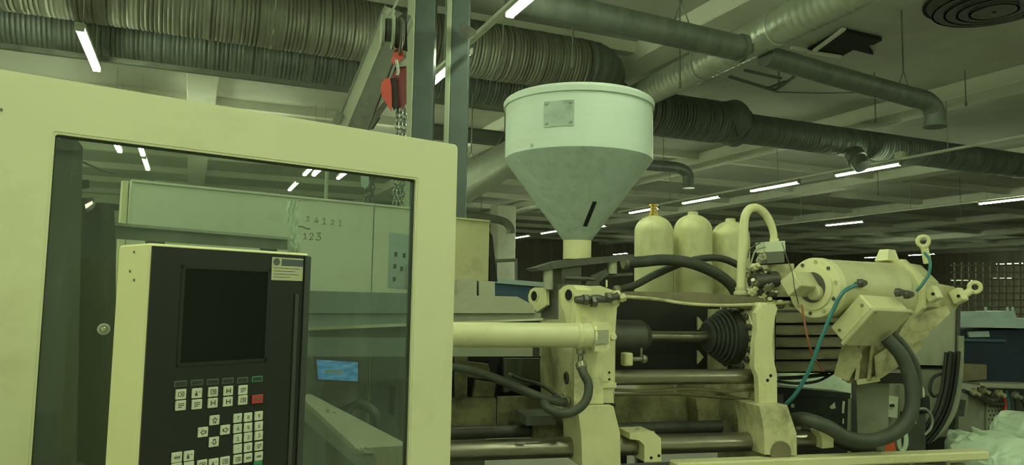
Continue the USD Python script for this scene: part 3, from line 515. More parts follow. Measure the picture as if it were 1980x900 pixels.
def side(px, X0, th):                                            # outline measured on the plane X0, extruded by th along +X
    def on(x, y): d = ray(x, y); return eye + d * ((X0) / d[0])
    q = [on(x, y)[[1, 2]] for x, y in px]; return prism(q, V(X0, 0, 0), YY, Zu, th)
sd = [(1110, 612), (1096, 618), (1046, 618), (1050, 660), (1044, 700), (1047, 790), (1110, 800)]
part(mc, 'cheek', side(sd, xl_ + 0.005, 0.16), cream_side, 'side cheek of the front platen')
LN = nrm(V(-0.94, -0.34, 0)); LU = nrm(np.cross(Zu, LN))
def aprism(px, p0, th, m=LN, u=LU):                              # a plate whose face is turned towards the left
    q = [(lambda p: (p @ u, p[2]))(onp(x, y, p0, m) - p0 * V(1, 1, 0)) for x, y in px]; sg = 1 if np.cross(u, Zu) @ m > 0 else -1
    return prism(q, p0 * V(1, 1, 0) - m * th, u, Zu, th * sg)
for nm, px, p0, th, (hx, hy) in (('near', [(1083, 563), (1088, 555), (1098, 551), (1110, 553), (1115, 561), (1113, 626), (1096, 626), (1091, 602), (1085, 592)], P(1108, 571, 3.69), 0.10, (1101, 571)), ('far', [(1021, 572), (1025, 561), (1034, 556), (1056, 557), (1057, 590), (1038, 604), (1028, 592), (1022, 583)], P(1034, 574, 4.22), 0.02, (1034, 573))):
    lp = part(mc, 'lug', aprism(px, p0, th), cream_clean, 'pale lug with a round eye')
    p = onp(hx, hy, p0, LN); part(mc, 'lug_bush', lathe([(0.038, -0.01), (0.038, 0.003), (0.029, 0.005)], p, LN, 28), cream_side, under=lp); part(mc, 'lug_hole', lathe([(0.029, 0), (0.029, 0.0062)], p, LN, 24), dark_hole, under=lp)
part(mc, 'slot_shade', aprism([(1055, 552), (1090, 550), (1090, 606), (1096, 626), (1034, 612), (1055, 594)], P(1070, 585, 4.12), 0.10), grey_dark, 'dark filler coloured as the shade of the slot between the lugs')  # dark filler in the slot; its shade is put into the colour
for x, y in ((1095, 731),):
    d = ray(x, y); p = eye + d * (xl_ / d[0]); part(mc, 'oil_port', ringm(p, XX, 0.026, 0.008, 20), steel_dark); part(mc, 'port_hole', cyl(p - XX * 0.002, p + XX * 0.01, 0.024, 16), dark_hole)
d = ray(1027, 720); p = eye + d * ((xl_ + 0.004) / d[0]); part(mc, 'oil_port', ringm(p, XX, 0.03, 0.009, 20), steel_dark)
# pull-in cylinder (long cream tube) with clevis
yc = 3.55; pc0 = P(1118, 649, yc); zc = pc0[2]; rc = 0.061
part(mc, 'cylinder_tube', cyl(V(X(838, 649, yc), yc, zc), V(X(1145, 649, yc), yc, zc), rc, 36), cream_tube, 'long smooth cream hydraulic cylinder')
xk = X(1124, 649, yc)
part(mc, 'cylinder_collar', lathe([(rc, 0), (rc + 0.006, 0.004), (rc + 0.006, 0.022), (rc, 0.026)], V(xk - 0.03, yc, zc), XX, 36), cream); part(mc, 'cylinder_collar', lathe([(rc, 0), (rc + 0.008, 0.004), (rc + 0.008, 0.016), (rc - 0.01, 0.024)], V(X(1141, 649, yc), yc, zc), XX, 36), cream)
part(mc, 'clevis', fprism([(1150, 628), (1176, 625), (1180, 632), (1180, 672), (1176, 680), (1150, 680)], 3.50, 3.70), cream); part(mc, 'clevis_pin', cyl(P(1163, 653, 3.49), P(1163, 653, 3.49) + YY * 0.06, 0.024, 20), steel)
part(mc, 'clevis_plate', fprism([(1150, 640), (1177, 638), (1177, 664), (1150, 666)], 3.485, 3.505), grey_plate); part(mc, 'clevis_nut', hexbolt(P(1184, 652, 3.52), -YY, 0.017, 0.02), cream)
fp = P(1123, 677, yc); part(mc, 'hose_fitting', lathe([(0.017, 0), (0.022, 0.005), (0.022, 0.03), (0.014, 0.035), (0.014, 0.07)], fp + Zu * 0.01, -Zu, 6), chrome)
# clamp-side beams left of the platen
YS = 3.86
part(mc, 'clamp_beam', fprism([(845, 571), (880, 571), (1000, 574), (1030, 590), (1036, 606), (845, 606)], YS, YS + 0.35), grey_plate, 'grey plated beam left of the front platen')
part(mc, 'dimmed_clamp_beam', fprism([(560, 562), (845, 569), (845, 606), (560, 606)], YS, YS + 0.35), dark_blue_grey, 'left part of the clamp beam, dimming by the pane put into its colour'); part(mc, 'dimmed_clamp_beam', fprism([(560, 606), (845, 606), (845, 626), (560, 634)], YS + 0.02, YS + 0.3), dark_blue_grey); part(mc, 'dimmed_clamp_beam', fprism([(560, 652), (845, 654), (845, 690), (560, 690)], YS + 0.01, YS + 0.3), dark_blue_grey)  # left half of the same beam; dimming behind the pane put into colour
part(mc, 'clamp_beam_step', fprism([(560, 606), (1046, 606), (1046, 616), (560, 634)], YS + 0.03, YS + 0.3), cab_low); part(mc, 'slide_edge', fprism([(560, 634), (1050, 616), (1050, 620), (560, 641)], YS - 0.02, YS + 0.1), chrome)
part(mc, 'lower_beam', fprism([(560, 652), (1030, 655), (1030, 690), (560, 690)], YS + 0.02, YS + 0.3), cab_low)
part(mc, 'clamp_gap_shade', fprism([(560, 640), (1040, 620), (1040, 656), (560, 654)], YS + 0.06, YS + 0.2), grey_dark)  # dark filler: the shade in the gap between the beams
part(mc, 'end_block', fprism([(885, 541), (922, 541), (922, 574), (885, 574)], YS + 0.06, YS + 0.2), grey_plate); part(mc, 'end_block', fprism([(926, 543), (957, 545), (957, 574), (926, 574)], YS + 0.06, YS + 0.2), grey_plate)
part(mc, 'dark_panel', fprism([(840, 690), (1060, 690), (1052, 772), (840, 772)], 4.55, 4.58), black)
part(mc, 'side_plate', fprism([(880, 692), (905, 692), (903, 770), (880, 770)], 4.3, 4.34), cream_oily); part(mc, 'side_plate', fprism([(975, 694), (1046, 694), (1046, 740), (975, 760)], 4.45, 4.5), grey_dark)
part(mc, 'toggle_link', fprism([(900, 700), (945, 705), (950, 735), (905, 730)], 4.4, 4.46), cream_oily); part(mc, 'toggle_link', fprism([(920, 735), (960, 742), (955, 768), (915, 768)], 4.36, 4.42), cream_oily)
# barrel section between the platens
YB = 4.08; zx = P(1310, 651, YB)[2]
def bxl(x): return X(x, 651, YB)
part(mc, 'back_panel', fprism([(1150, 572), (1500, 576), (1500, 722), (1150, 722)], 4.42, 4.46), black, 'black panel behind the screw')
part(mc, 'screw_housing', lathe([(0.088, 0), (0.095, 0.01), (0.095, bxl(1240) - 1.45), (0.06, bxl(1253) - 1.45)], V(1.45, YB, zx), XX, 36), steel_dark, 'dark steel screw housing')
part(mc, 'screw_shaft', cyl(V(1.6, YB, zx), V(bxl(1372), YB, zx), 0.031, 24), steel, 'oily screw shaft')
xa, xb, xf = bxl(1366), bxl(1402), bxl(1421)
pr = []
for i in range(6):
    h0 = (xb - xa) * i / 6; r0 = 0.088 + 0.0135 * i; pr += [(r0, h0), (r0 + 0.010, h0 + 0.005), (r0 + 0.010, h0 + 0.011), (r0 + 0.003, h0 + (xb - xa) / 6)]
part(mc, 'bellows', lathe([(0.035, -0.005), (0.08, -0.004)] + pr + [(0.166, xb - xa + 0.002), (0.166, xf - xa)], V(xa, YB, zx), XX, 44), rubber, 'black stepped bellows', smooth=20)
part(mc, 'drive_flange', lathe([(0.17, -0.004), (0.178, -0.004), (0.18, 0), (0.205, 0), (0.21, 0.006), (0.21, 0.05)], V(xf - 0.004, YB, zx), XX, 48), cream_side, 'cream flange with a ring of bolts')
for i in range(18):
    t = 2 * math.pi * i / 18; c = V(xf - 0.004, YB + 0.193 * math.cos(t), zx + 0.193 * math.sin(t)); part(mc, 'flange_bolt', cat([lathe([(0.018, 0), (0.018, 0.018), (0.014, 0.022)], c, -XX, 12), cyl(c - XX * 0.022, c - XX * 0.0225, 0.009, 6)]), steel_dark, smooth=25)
for yy in (625, 690): part(mc, 'marker', fprism([(1350, yy - 12), (1361, yy + 1), (1350, yy + 14)], 4.38, 4.40), cream_dirty)
p = P(1212, 695, 3.8); part(mc, 'tap_block', bx(p, (0.05, 0.06, 0.07), ch=0.006), cream_dirty); part(mc, 'tap', cat([cyl(p, p + XX * 0.10, 0.012, 12), cyl(p + XX * 0.085 - Zu * 0.01, p + XX * 0.085 + Zu * 0.06, 0.006, 8), lathe([(0.02, 0), (0.024, 0.01), (0.018, 0.024)], p + XX * 0.09, XX, 12)]), bolt_m)
# rear platen
rp = [(1462, 606), (1474, 592), (1499, 588), (1503, 600), (1499, 612), (1495, 640), (1493, 672), (1497, 700), (1502, 722), (1503, 782), (1468, 782), (1466, 730), (1458, 710), (1460, 660), (1464, 640)]
part(mc, 'rear_platen', fprism(rp, 3.72, 3.765), cream, 'cream rear platen face'); part(mc, 'rear_core', fprism([(1478, 602), (1498, 602), (1498, 780), (1478, 780)], 3.765, 4.45), cream_dirty)
part(mc, 'rear_cheek', bx(V(xf + 0.06, YB + 0.0, zx - 0.02), (0.08, 0.46, 0.46), ch=0.02), cream_side)
for x, y in ((1484, 736), (1490, 727)): p = P(x, y, 3.72); part(mc, 'screw_hole', cyl(p, p - YY * 0.002, 0.009, 12), dark_hole)
part(mc, 'rear_leg', fprism([(1468, 786), (1522, 784), (1540, 838), (1541, 882), (1478, 880), (1477, 830)], 3.62, 3.88, [circ(1509, 884, 22, 18, 32)] if 0 else ()), cream_dirty, 'dirty cream leg of the rear platen')
p = P(1509, 876, 3.62); part(mc, 'leg_boss', lathe([(0.062, 0), (0.062, 0.006), (0.05, 0.01)], p, -YY, 24), rail_brown)
# brackets on the guide rod
for pts, Y0 in (([(1218, 838), (1264, 836), (1278, 848), (1279, 893), (1246, 894), (1246, 862), (1236, 852), (1218, 850)], 3.66), ([(1583, 834), (1606, 832), (1612, 842), (1612, 866), (1590, 868), (1590, 850)], 3.68)):
    b_ = part(mc, 'rod_bracket', fprism(pts, Y0, Y0 + 0.17), cream)
for x, y in ((1233, 834), (1262, 838)): p = P(x, y, 3.72); part(mc, 'bracket_pin', cyl(p - Zu * 0.01, p + Zu * 0.012, 0.012, 12), chrome)
for x, y in ((1259, 886), (1274, 882)): p = P(x, y, 3.66); part(mc, 'screw_hole', cyl(p, p - YY * 0.002, 0.008, 10), dark_hole)
# upper rail with a flat hose along it
ru = [(1208, 564), (1360, 566), (1476, 577), (1482, 590), (1470, 600), (1350, 590), (1208, 578)]
part(mc, 'upper_rail', fprism(ru, 3.92, 4.02), rail_brown, 'brown oily upper rail')
q = [P(x, y, 3.9) for x, y in ((1190, 573), (1260, 578), (1330, 588), (1400, 591), (1470, 589), (1525, 586))]; part(mc, 'rail_pipe', tube(q, 0.0095, 8), cream_dirty)
q = [P(x, y, 3.66) for x, y in ((1112, 580), (1130, 580), (1150, 577), (1172, 580), (1195, 572))]; part(mc, 'valve_pipe', tube(q, [0.018, 0.024, 0.016, 0.022, 0.014, 0.02], 10), steel_dark)
for x, y in ((1128, 580), (1143, 584), (1172, 576)): p = P(x, y, 3.65); part(mc, 'pipe_nut', lathe([(0.03, 0), (0.032, 0.02), (0.024, 0.03)], p, XX, 6), steel_dark)
for x, y in ((1192, 570), (1203, 576), (1186, 580)): p = P(x, y, 3.68); part(mc, 'pipe_fitting', lathe([(0.02, -0.02), (0.024, -0.012), (0.024, 0.012), (0.016, 0.02)], p, nrm(V(1, 0.2, 0.3)), 6), cream_dirty)
p = P(1173, 556, 3.8); part(mc, 'pin', cyl(p, p + Zu * 0.04, 0.005, 8), cream)

# hopper slide on top of the platen
hs = T('hopper_slide', 'dark greasy hopper slide plate with two posts under the hopper neck', 'slide', P(1105, 548, 4.15))
YH = 4.15
part(hs, 'slide_plate', fprism([(1036, 518), (1085, 503), (1225, 492), (1225, 503), (1120, 514), (1045, 524)], YH - 0.10, YH + 0.12), steel_dark); part(hs, 'feed_throat', fprism([(1086, 505), (1124, 503), (1124, 556), (1086, 556)], YH - 0.08, YH + 0.08), steel_dark)
for x0, y0, y1 in ((1060, 522, 560), (1184, 503, 530)): part(hs, 'post', cyl(P(x0, y1, YH - 0.06), P(x0, y0, YH - 0.06), 0.028, 20), grey_plate)
part(hs, 'clamp_rod', cyl(P(1092, 538, YH - 0.12), P(1150, 540, YH - 0.12), 0.012, 12), steel_dark)
part(hs, 'clamp_arm', fprism([(1140, 552), (1152, 530), (1172, 520), (1178, 530), (1160, 545), (1158, 556)], YH - 0.08, YH), steel_dark); part(hs, 'lock_plate', fprism([(1168, 530), (1224, 528), (1224, 533), (1168, 536)], YH - 0.06, YH + 0.06), steel_dark)
for x, y in ((1066, 516), (1050, 520)): p = P(x, y, YH - 0.08); part(hs, 'bolt', hexbolt(p, Zu, 0.014, 0.02), bolt_m)
# hopper
hx = P(1115, 300, YH); ha = V(P(1108, 490, YH)[0], YH, 0); rh = 0.437
zT, zE, zN, zN0 = Zp(1115, 205, YH), Zp(1115, 315, YH) + 0.01, Zp(1107, 466, YH), Zp(1107, 502, YH)
ha[0] = (P(979, 300, YH)[0] + P(1250, 300, YH)[0]) / 2
hop = T('material_hopper', 'large white conical material hopper standing on the machine', 'hopper', V(ha[0], YH, zN0))
HC = lambda z: V(ha[0], YH, z)
zN0h = zN0
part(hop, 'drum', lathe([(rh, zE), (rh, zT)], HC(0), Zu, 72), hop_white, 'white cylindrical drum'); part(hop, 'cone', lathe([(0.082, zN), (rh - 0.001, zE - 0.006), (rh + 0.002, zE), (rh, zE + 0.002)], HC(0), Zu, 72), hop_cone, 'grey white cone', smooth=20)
part(hop, 'rim', lathe([(rh, zT - 0.03), (rh + 0.012, zT - 0.028), (rh + 0.014, zT), (rh + 0.006, zT + 0.012), (rh - 0.01, zT + 0.014)], HC(0), Zu, 72), hop_white); part(hop, 'lid', lathe([(rh - 0.01, zT + 0.01), (rh - 0.01, zT + 0.022), (rh - 0.05, zT + 0.03)], HC(0), Zu, 72), hop_white)
part(hop, 'neck', lathe([(0.083, zN0), (0.083, zN + 0.004)], HC(0), Zu, 40), cream, 'cream neck')
def wall(az, z0, z1, w, th, r, taper=None):                        # a curved plate on the drum, centred on the azimuth az
    n = 8; vs = []; fs = []
    for k in range(n + 1):
        t = az + (k / n - 0.5) * w / r
        for rr_ in (r - 0.002, r + th):
            for z in (z0, z1): vs.append(HC(z) + rr_ * V(math.sin(t), -math.cos(t), 0))
    for k in range(n):
        a, b = 4 * k, 4 * k + 4
        for p, q2, r2, s2 in ((2, 3, 7, 6), (0, 4, 5, 1), (1, 5, 7, 3), (0, 2, 6, 4)): fs += [(a + p, a + r2, a + q2), (a + p, a + s2, a + r2)]
    fs += [(0, 1, 3), (0, 3, 2), (4 * n, 4 * n + 3, 4 * n + 1), (4 * n, 4 * n + 2, 4 * n + 3)]
    return trimesh.Trimesh(np.array(vs), fs, process=False)
def az_of(x): return math.asin(max(-1, min(1, (P(x, 240, YH - 0.3)[0] - ha[0]) / rh)))
a0 = az_of(1073)
pt = part(hop, 'inspection_plate', wall(a0, Zp(1073, 241, YH - 0.4), Zp(1073, 189, YH - 0.4) - 0.005, 0.17, 0.004, rh), patch_m, 'grey stained inspection plate')
for da in (-1, 1):
    for zz in (0.02, 0.13):
        t = a0 + da * 0.068 / rh; nn = V(math.sin(t), -math.cos(t), 0); part(hop, 'rivet', lathe([(0.009, 0), (0.007, 0.006), (0.002, 0.007)], HC(Zp(1073, 241, YH - 0.4) + zz) + nn * (rh + 0.004), nn, 10), galv, under=pt)
t = az_of(1247); part(hop, 'seam_strip', wall(1.28, zE + 0.005, zT - 0.03, 0.03, 0.006, rh), hop_white)
u1, u2 = P(1153, 383, YH - 0.25), P(1131, 440, YH - 0.15)
def cone_pt(x, y):                                              # where a sight line meets the cone
    d = ray(x, y); lo, hi = 2.5, 4.6
    for s in np.linspace(3.2, 5, 4000):
        p = eye + d * s; k = (p[2] - zN) / (zE - zN); rr_ = 0.082 + (rh - 0.082) * k
        if math.hypot(p[0] - ha[0], p[1] - YH) < rr_ and 0 < k < 1: return p
    return eye + d * 4
q0, q1 = cone_pt(1150, 390), cone_pt(1131, 438); ax = nrm(q1 - q0); nn = (q0 + q1) / 2 - HC((q0 + q1)[2] / 2); nn = nrm(nn - ax * (nn @ ax))
part(hop, 'sight_slot', bx((q0 + q1) / 2, (np.linalg.norm(q1 - q0), 0.026, 0.006), [ax, np.cross(nn, ax), nn], 0.002), dark_hole, 'dark slanted sight slot'); part(hop, 'slot_frame', bx((q0 + q1) / 2 - nn * 0.001, (np.linalg.norm(q1 - q0) + 0.014, 0.038, 0.004), [ax, np.cross(nn, ax), nn], 0.002), hop_cone)
p = HC(Zp(1033, 271, YH - 0.4)); t = az_of(1033); nn = V(math.sin(t), -math.cos(t), 0); part(hop, 'stain_patch', lathe([(0.012, 0), (0.009, 0.002)], p + nn * rh, nn, 12), patch_m)

# gas cylinders behind the machine
tank0 = None
YT = 4.78
for i, (x, w, ytop, lab) in enumerate(((1264, 38, 415, 'cream gas cylinder with a brass valve, leftmost of three behind the machine'), (1340, 38, 413, 'middle cream gas cylinder of three behind the machine'), (1413, 38, 426, 'cream gas cylinder next to the bent pipe, rightmost of three'))):
    zt2 = P(x, ytop, YT)[2]; xc = X(x, 500, YT); r = 0.134; z0 = 0.55
    tk = T('gas_cylinder', lab, 'gas cylinder', V(xc, YT, z0))
    hs_ = zt2 - z0
    part(tk, 'body', lathe([(r * 0.95, 0), (r, 0.02), (r, hs_ - 0.125)] + [(r * math.cos(a), hs_ - 0.125 + 0.118 * math.sin(a)) for a in np.linspace(0.12, 1.3, 8)] + [(0.03, hs_)], V(xc, YT, z0), Zu, 40), tank_paint, smooth=40)
    part(tk, 'neck_ring', lathe([(0.036, 0), (0.036, 0.018), (0.03, 0.022)], V(xc, YT, zt2 - 0.012), Zu, 24), tank_paint if i else brass)
    if i == 0: part(tk, 'valve', lathe([(0.028, 0), (0.028, 0.03), (0.022, 0.034), (0.022, 0.05), (0.034, 0.053), (0.034, 0.066), (0.026, 0.07)], V(xc, YT, zt2 + 0.004), Zu, 20), brass, 'brass valve')
ts = T('cylinder_stand', 'dark steel shelf carrying the three gas cylinders', 'stand', V(X(1340, 560, YT), YT, 0)); part(ts, 'shelf', bx(V(X(1340, 560, YT), YT + 0.06, 0.53), (0.95, 0.42, 0.04), ch=0.005), steel_dark)
for dx in (-0.42, 0.42):
    for dy in (-0.1, 0.2): part(ts, 'leg', bx(V(X(1340, 560, YT) + dx, YT + 0.06 + dy, 0.255), (0.05, 0.05, 0.51), ch=0.005), steel_dark)

# bent pipe, valve block and small hydraulics by the rear platen
bp = T('bent_pipe', 'cream pipe bent over like a cane beside the gas cylinders', 'pipe', P(1434, 566, 4.0))
q = [P(x, y, 4.05) for x, y in ((1433, 560), (1434, 520), (1437, 470), (1439, 428), (1446, 408), (1460, 402), (1476, 410), (1488, 428), (1495, 448), (1497, 470))]
part(bp, 'tube', tube(q, [0.0275, 0.0275, 0.029, 0.0265, 0.0265, 0.026, 0.025, 0.024, 0.022, 0.022], 18, per=10), cream, smooth=60); part(bp, 'flange', lathe([(0.04, 0), (0.045, 0.004), (0.045, 0.02), (0.035, 0.026), (0.035, 0.05)], P(1433, 572, 4.05), Zu, 24), cream_dirty)
vb = T('valve_block', 'greasy hydraulic valve block under the bent pipe', 'valve', P(1480, 590, 4.05))
part(vb, 'connector', fprism([(1478, 468), (1518, 466), (1519, 486), (1480, 488)], 4.0, 4.1), white_box); part(vb, 'coil', fprism([(1481, 488), (1516, 486), (1517, 508), (1484, 510)], 4.0, 4.1), grey_dark)
part(vb, 'manifold', fprism([(1492, 512), (1535, 510), (1540, 560), (1532, 582), (1490, 580)], 4.05, 4.25), cream_dirty); part(vb, 'spool', cyl(P(1455, 545, 4.0), P(1500, 540, 4.02), 0.05, 20), steel_dark)
part(vb, 'base', fprism([(1470, 575), (1545, 575), (1545, 600), (1470, 600)], 4.05, 4.25), cream_dirty)
part(vb, 'standpipe', cyl(P(1497, 470, 4.05), P(1497, 462, 4.05), 0.028, 16), cream)
for x, y, r in ((1455, 520, .022), (1466, 508, .018), (1476, 500, .02), (1452, 570, .024), (1470, 585, .02), (1488, 590, .022), (1510, 592, .024), (1528, 588, .02), (1462, 552, .02), (1480, 560, .022)): part(vb, 'fitting', lathe([(r, 0), (r * 1.1, 0.01), (r * 1.1, 0.03), (r * 0.7, 0.036), (r * 0.7, 0.055)], P(x, y, 3.96), nrm(V(rng.uniform(-1, 1), -0.6, rng.uniform(-.3, 1))), 6), [cream_dirty, bolt_m, galv][int(x) % 3])
q = [P(x, y, 3.98) for x, y in ((1480, 478), (1462, 484), (1455, 500), (1450, 522))]; part(vb, 'thin_pipe', tube(q, 0.005, 6), galv)
q = [P(x, y, 3.93) for x, y in ((1470, 470), (1450, 482), (1446, 500))]; part(vb, 'thin_pipe', tube(q, 0.004, 6), steel_dark)

for i in range(22):
    x, y = 1448 + 52 * rng.random(), 505 + 92 * rng.random(); r = 0.011 + 0.011 * rng.random(); a = nrm(V(rng.uniform(-1, 1), -rng.uniform(0.3, 1), rng.uniform(-.6, 1)))
    part(vb, 'fitting', lathe([(r, -0.03), (r * 1.1, -0.02), (r * 1.1, 0.012), (r * 0.7, 0.018), (r * 0.7, 0.035)], P(x, y, 3.98 + 0.05 * rng.random()), a, 6), [steel_dark, bolt_m, cream_dirty, galv, steel_dark][i % 5])
# oil motor: tilted drum with flange, terminal box and end bell with two lifting eyes
m0 = D(1578, 557, 4.25); az = math.radians(13.5 + 60); ma = nrm(V(math.sin(az), math.cos(az), -0.025))
mu = nrm(np.cross(ma, Zu)); mv = np.cross(mu, ma)                   # mu points towards the viewer's side, mv up
if mu @ (eye - m0) < 0: mu = -mu
if mv[2] < 0: mv = -mv
om = T('oil_motor', 'big cream oil motor with a flange, terminal box and two lifting eyes', 'motor', m0 - Zu * 0.5)
def mp(s, a, b): return m0 + ma * s + mu * a + mv * b
ML = 0.70
part(om, 'drum', lathe([(0.155, 0.02), (0.168, 0.03), (0.177, ML * 0.55), (0.187, ML)], m0, ma, 56), cream_worn, 'cream drum')
part(om, 'flange', lathe([(0.155, -0.025), (0.172, -0.02), (0.174, 0.03), (0.165, 0.045)], m0, ma, 56), cream, 'cream round flange'); part(om, 'flange_ring', lathe([(0.12, -0.034), (0.128, -0.034), (0.13, -0.024)], m0, ma, 44), cream); part(om, 'bore', lathe([(0.088, -0.036), (0.085, -0.03)], m0, ma, 36), steel_dark)
part(om, 'bore_plug', lathe([(0.05, -0.037), (0.05, -0.05), (0.045, -0.052)], mp(0, 0.02, -0.035) - ma * 0.0, -ma, 24) if 0 else lathe([(0.045, 0), (0.045, 0.03), (0.04, 0.034)], mp(-0.035, 0.03, -0.03), -ma, 24), cream_dirty)
for i in range(10):
    t = 2 * math.pi * (i + .3) / 10; part(om, 'flange_bolt', cyl(mp(-0.025, 0.148 * math.cos(t), 0.148 * math.sin(t)), mp(-0.03, 0.148 * math.cos(t), 0.148 * math.sin(t)), 0.011, 8), steel_dark if i % 2 else cream_dirty)
ca, sa = math.cos(0.62), math.sin(0.62); rax = [ma, mu * ca + mv * sa, -mu * sa + mv * ca]
part(om, 'square_shaft', bx(mp(-0.095, -0.02, 0.015), (0.20, 0.105, 0.105), rax, 0.004), cream_worn)
ca, sa = math.cos(-0.78), math.sin(-0.78); bd = mu * ca + mv * sa; bt = -mu * sa + mv * ca
bc = m0 + ma * 0.24 + bd * 0.235
part(om, 'terminal_box', bx(bc, (0.33, 0.11, 0.27), [ma, bd, bt], 0.008), cream, 'terminal box'); part(om, 'box_lid', bx(bc + bd * 0.066, (0.35, 0.024, 0.29), [ma, bd, bt], 0.006), cream_worn)
for s in (-1, 1):
    for w in (-1, 1): part(om, 'lid_screw', lathe([(0.009, 0), (0.007, 0.006)], bc + bd * 0.078 + ma * s * 0.16 + bt * w * 0.13, bd, 10), bolt_m)
for s in (-1, 1): p = bc - ma * 0.166 + bd * 0.0 + bt * s * 0.1; part(om, 'box_screw', lathe([(0.01, 0), (0.008, 0.004)], p, -ma, 10), bolt_m)
def octo(s, r, rot=0.39): return [mp(s, r * math.cos(rot + k * math.pi / 4), r * math.sin(rot + k * math.pi / 4)) for k in range(8)]
part(om, 'end_flange', hull(octo(ML - 0.01, 0.225) + octo(ML + 0.03, 0.225)), cream, 'octagonal end flange'); part(om, 'end_bell', hull(octo(ML + 0.03, 0.205) + octo(ML + 0.20, 0.20) + octo(ML + 0.27, 0.15)), cream_worn, 'octagonal end bell')
part(om, 'pipe_boss', hull([mp(ML - 0.06 + 0.12 * a, -0.02 + 0.09 * b, 0.20 + 0.0 * c) for a in (0, 1) for b in (-.5, .5) for c in (0,)] + [mp(ML - 0.03 + 0.07 * a, -0.02 + 0.06 * b, 0.272) for a in (0, 1) for b in (-.5, .5)]), cream)
def pbox(x, y, d, s, ax=None, ch=.006): return bx(D(x, y, d), s, ax or [ma, mu, mv], ch)
for x, y, dz in ((1804, 569, 4.43), (1853, 573, 4.55)): b_ = part(om, 'corner_block', pbox(x, y, dz, (0.06, 0.07, 0.085), [ma, nrm(mu + mv * .5), nrm(mv - mu * .5)]), cream); part(om, 'block_hole', lathe([(0.010, 0), (0.009, 0.002)], D(x, y, dz - .05), nrm(eye - D(x, y, dz)), 12), dark_hole, under=b_)
part(om, 'rear_arm', hull([D(x, y, d) for x, y in ((1795, 545), (1845, 555), (1862, 575), (1848, 600), (1800, 596)) for d in (4.58, 4.75)]), cream_dirty)
for (xe, ye), (xs, ys), d in (((1785, 467), (1791, 497), 4.6), ((1885, 556), (1860, 575), 4.6)):
    pe, ps = D(xe, ye, d), D(xs, ys, d); n_ = nrm(eye - pe); e_ = part(om, 'lifting_eye', ringm(pe, n_ + 0.3 * ma, 0.031, 0.013, 28, 12), cream, 'ring-shaped lifting eye'); part(om, 'eye_shank', tube([pe + nrm(ps - pe) * 0.035, (pe + ps) / 2, ps + nrm(ps - pe) * 0.04], [0.026, 0.022, 0.024], 14), cream, under=e_)
part(om, 'lower_housing', hull([D(x, y, d) for x, y in ((1735, 650), (1760, 610), (1830, 592), (1838, 606), (1800, 640), (1756, 662)) for d in (4.45, 4.7)]), cream_dirty); part(om, 'housing_lip', hull([D(x, y, d) for x, y in ((1738, 655), (1795, 640), (1796, 650), (1752, 672)) for d in (4.42, 4.72)]), cream_dirty)
for x, y, ln in ((1672, 548, 1), (1655, 552, 0), (1745, 566, 0), (1762, 570, 1)):
    p = D(x, y, 4.18 if ln == 0 else 4.16); part(om, 'hose_union', cat([lathe([(0.018, 0), (0.024, 0.006), (0.024, 0.022), (0.016, 0.03), (0.016, 0.05)], p + mu * -0.03, nrm(mu - ma * 0.4), 8), lathe([(0.028, 0), (0.028, 0.01)], p - mu * 0.035, mu, 6)]), steel_dark)
# gearbox casting under the motor
gb = T('gearbox_casting', 'dirty cream gearbox casting hanging under the oil motor', 'gearbox', D(1690, 720, 4.5))
part(gb, 'body', hull([D(x, y, d) for x, y in ((1640, 640), (1742, 632), (1790, 668), (1745, 705), (1700, 735), (1640, 742), (1614, 722)) for d in (4.50, 4.80)]), cream_dirty); part(gb, 'shoulder', hull([D(x, y, d) for x, y in ((1628, 668), (1650, 650), (1668, 690), (1640, 738), (1612, 726)) for d in (4.40, 4.56)]), cream_dirty)
part(gb, 'rib', hull([D(x, y, d) for x, y in ((1690, 690), (1700, 684), (1722, 668), (1706, 712), (1694, 736)) for d in (4.42, 4.56)]), cream_dirty); part(gb, 'step', hull([D(x, y, d) for x, y in ((1735, 648), (1798, 634), (1796, 652), (1742, 668)) for d in (4.5, 4.75)]), cream_dirty)
part(gb, 'foot', hull([D(x, y, d) for x, y in ((1655, 735), (1700, 728), (1702, 738), (1658, 745)) for d in (4.45, 4.75)]), cream); part(gb, 'mount_post', hull([D(x, y, d) for x, y in ((1655, 735), (1720, 725), (1716, 885), (1660, 890)) for d in (4.85, 5.05)]), cab_low); part(gb, 'dark_block', hull([D(x, y, d) for x, y in ((1698, 722), (1760, 722), (1760, 742), (1698, 742)) for d in (4.78, 4.9)]), black)
for i in range(3): part(gb, 'rib', hull([D(x, y, d) for x, y in ((1640 + 22 * i, 668), (1646 + 22 * i, 666), (1636 + 24 * i, 736), (1628 + 24 * i, 736)) for d in (4.44, 4.52)]), cream_dirty)

# slatted guard behind the rear platen
sg = T('slatted_guard', 'dark guard of horizontal metal slats right of the rear platen', 'guard', P(1570, 720, 4.7))
for i in range(5):
    y0 = 602 + i * 23.5; part(sg, 'slat', fprism([(1494, y0 + 4), (1660, y0 + 2), (1660, y0 + 19), (1494, y0 + 20)], 4.6, 4.66), slat_m)
    part(sg, 'slat_lip', fprism([(1494, y0 + 20), (1660, y0 + 19), (1660, y0 + 22), (1494, y0 + 23)], 4.575, 4.64), cream_oily)
part(sg, 'back_sheet', fprism([(1490, 596), (1664, 596), (1664, 722), (1490, 722)], 4.68, 4.70), steel_dark)
for x in (1490, 1660): part(sg, 'upright', fprism([(x - 3, 596), (x + 5, 596), (x + 5, 930), (x - 3, 930)], 4.67, 4.73), steel_dark)
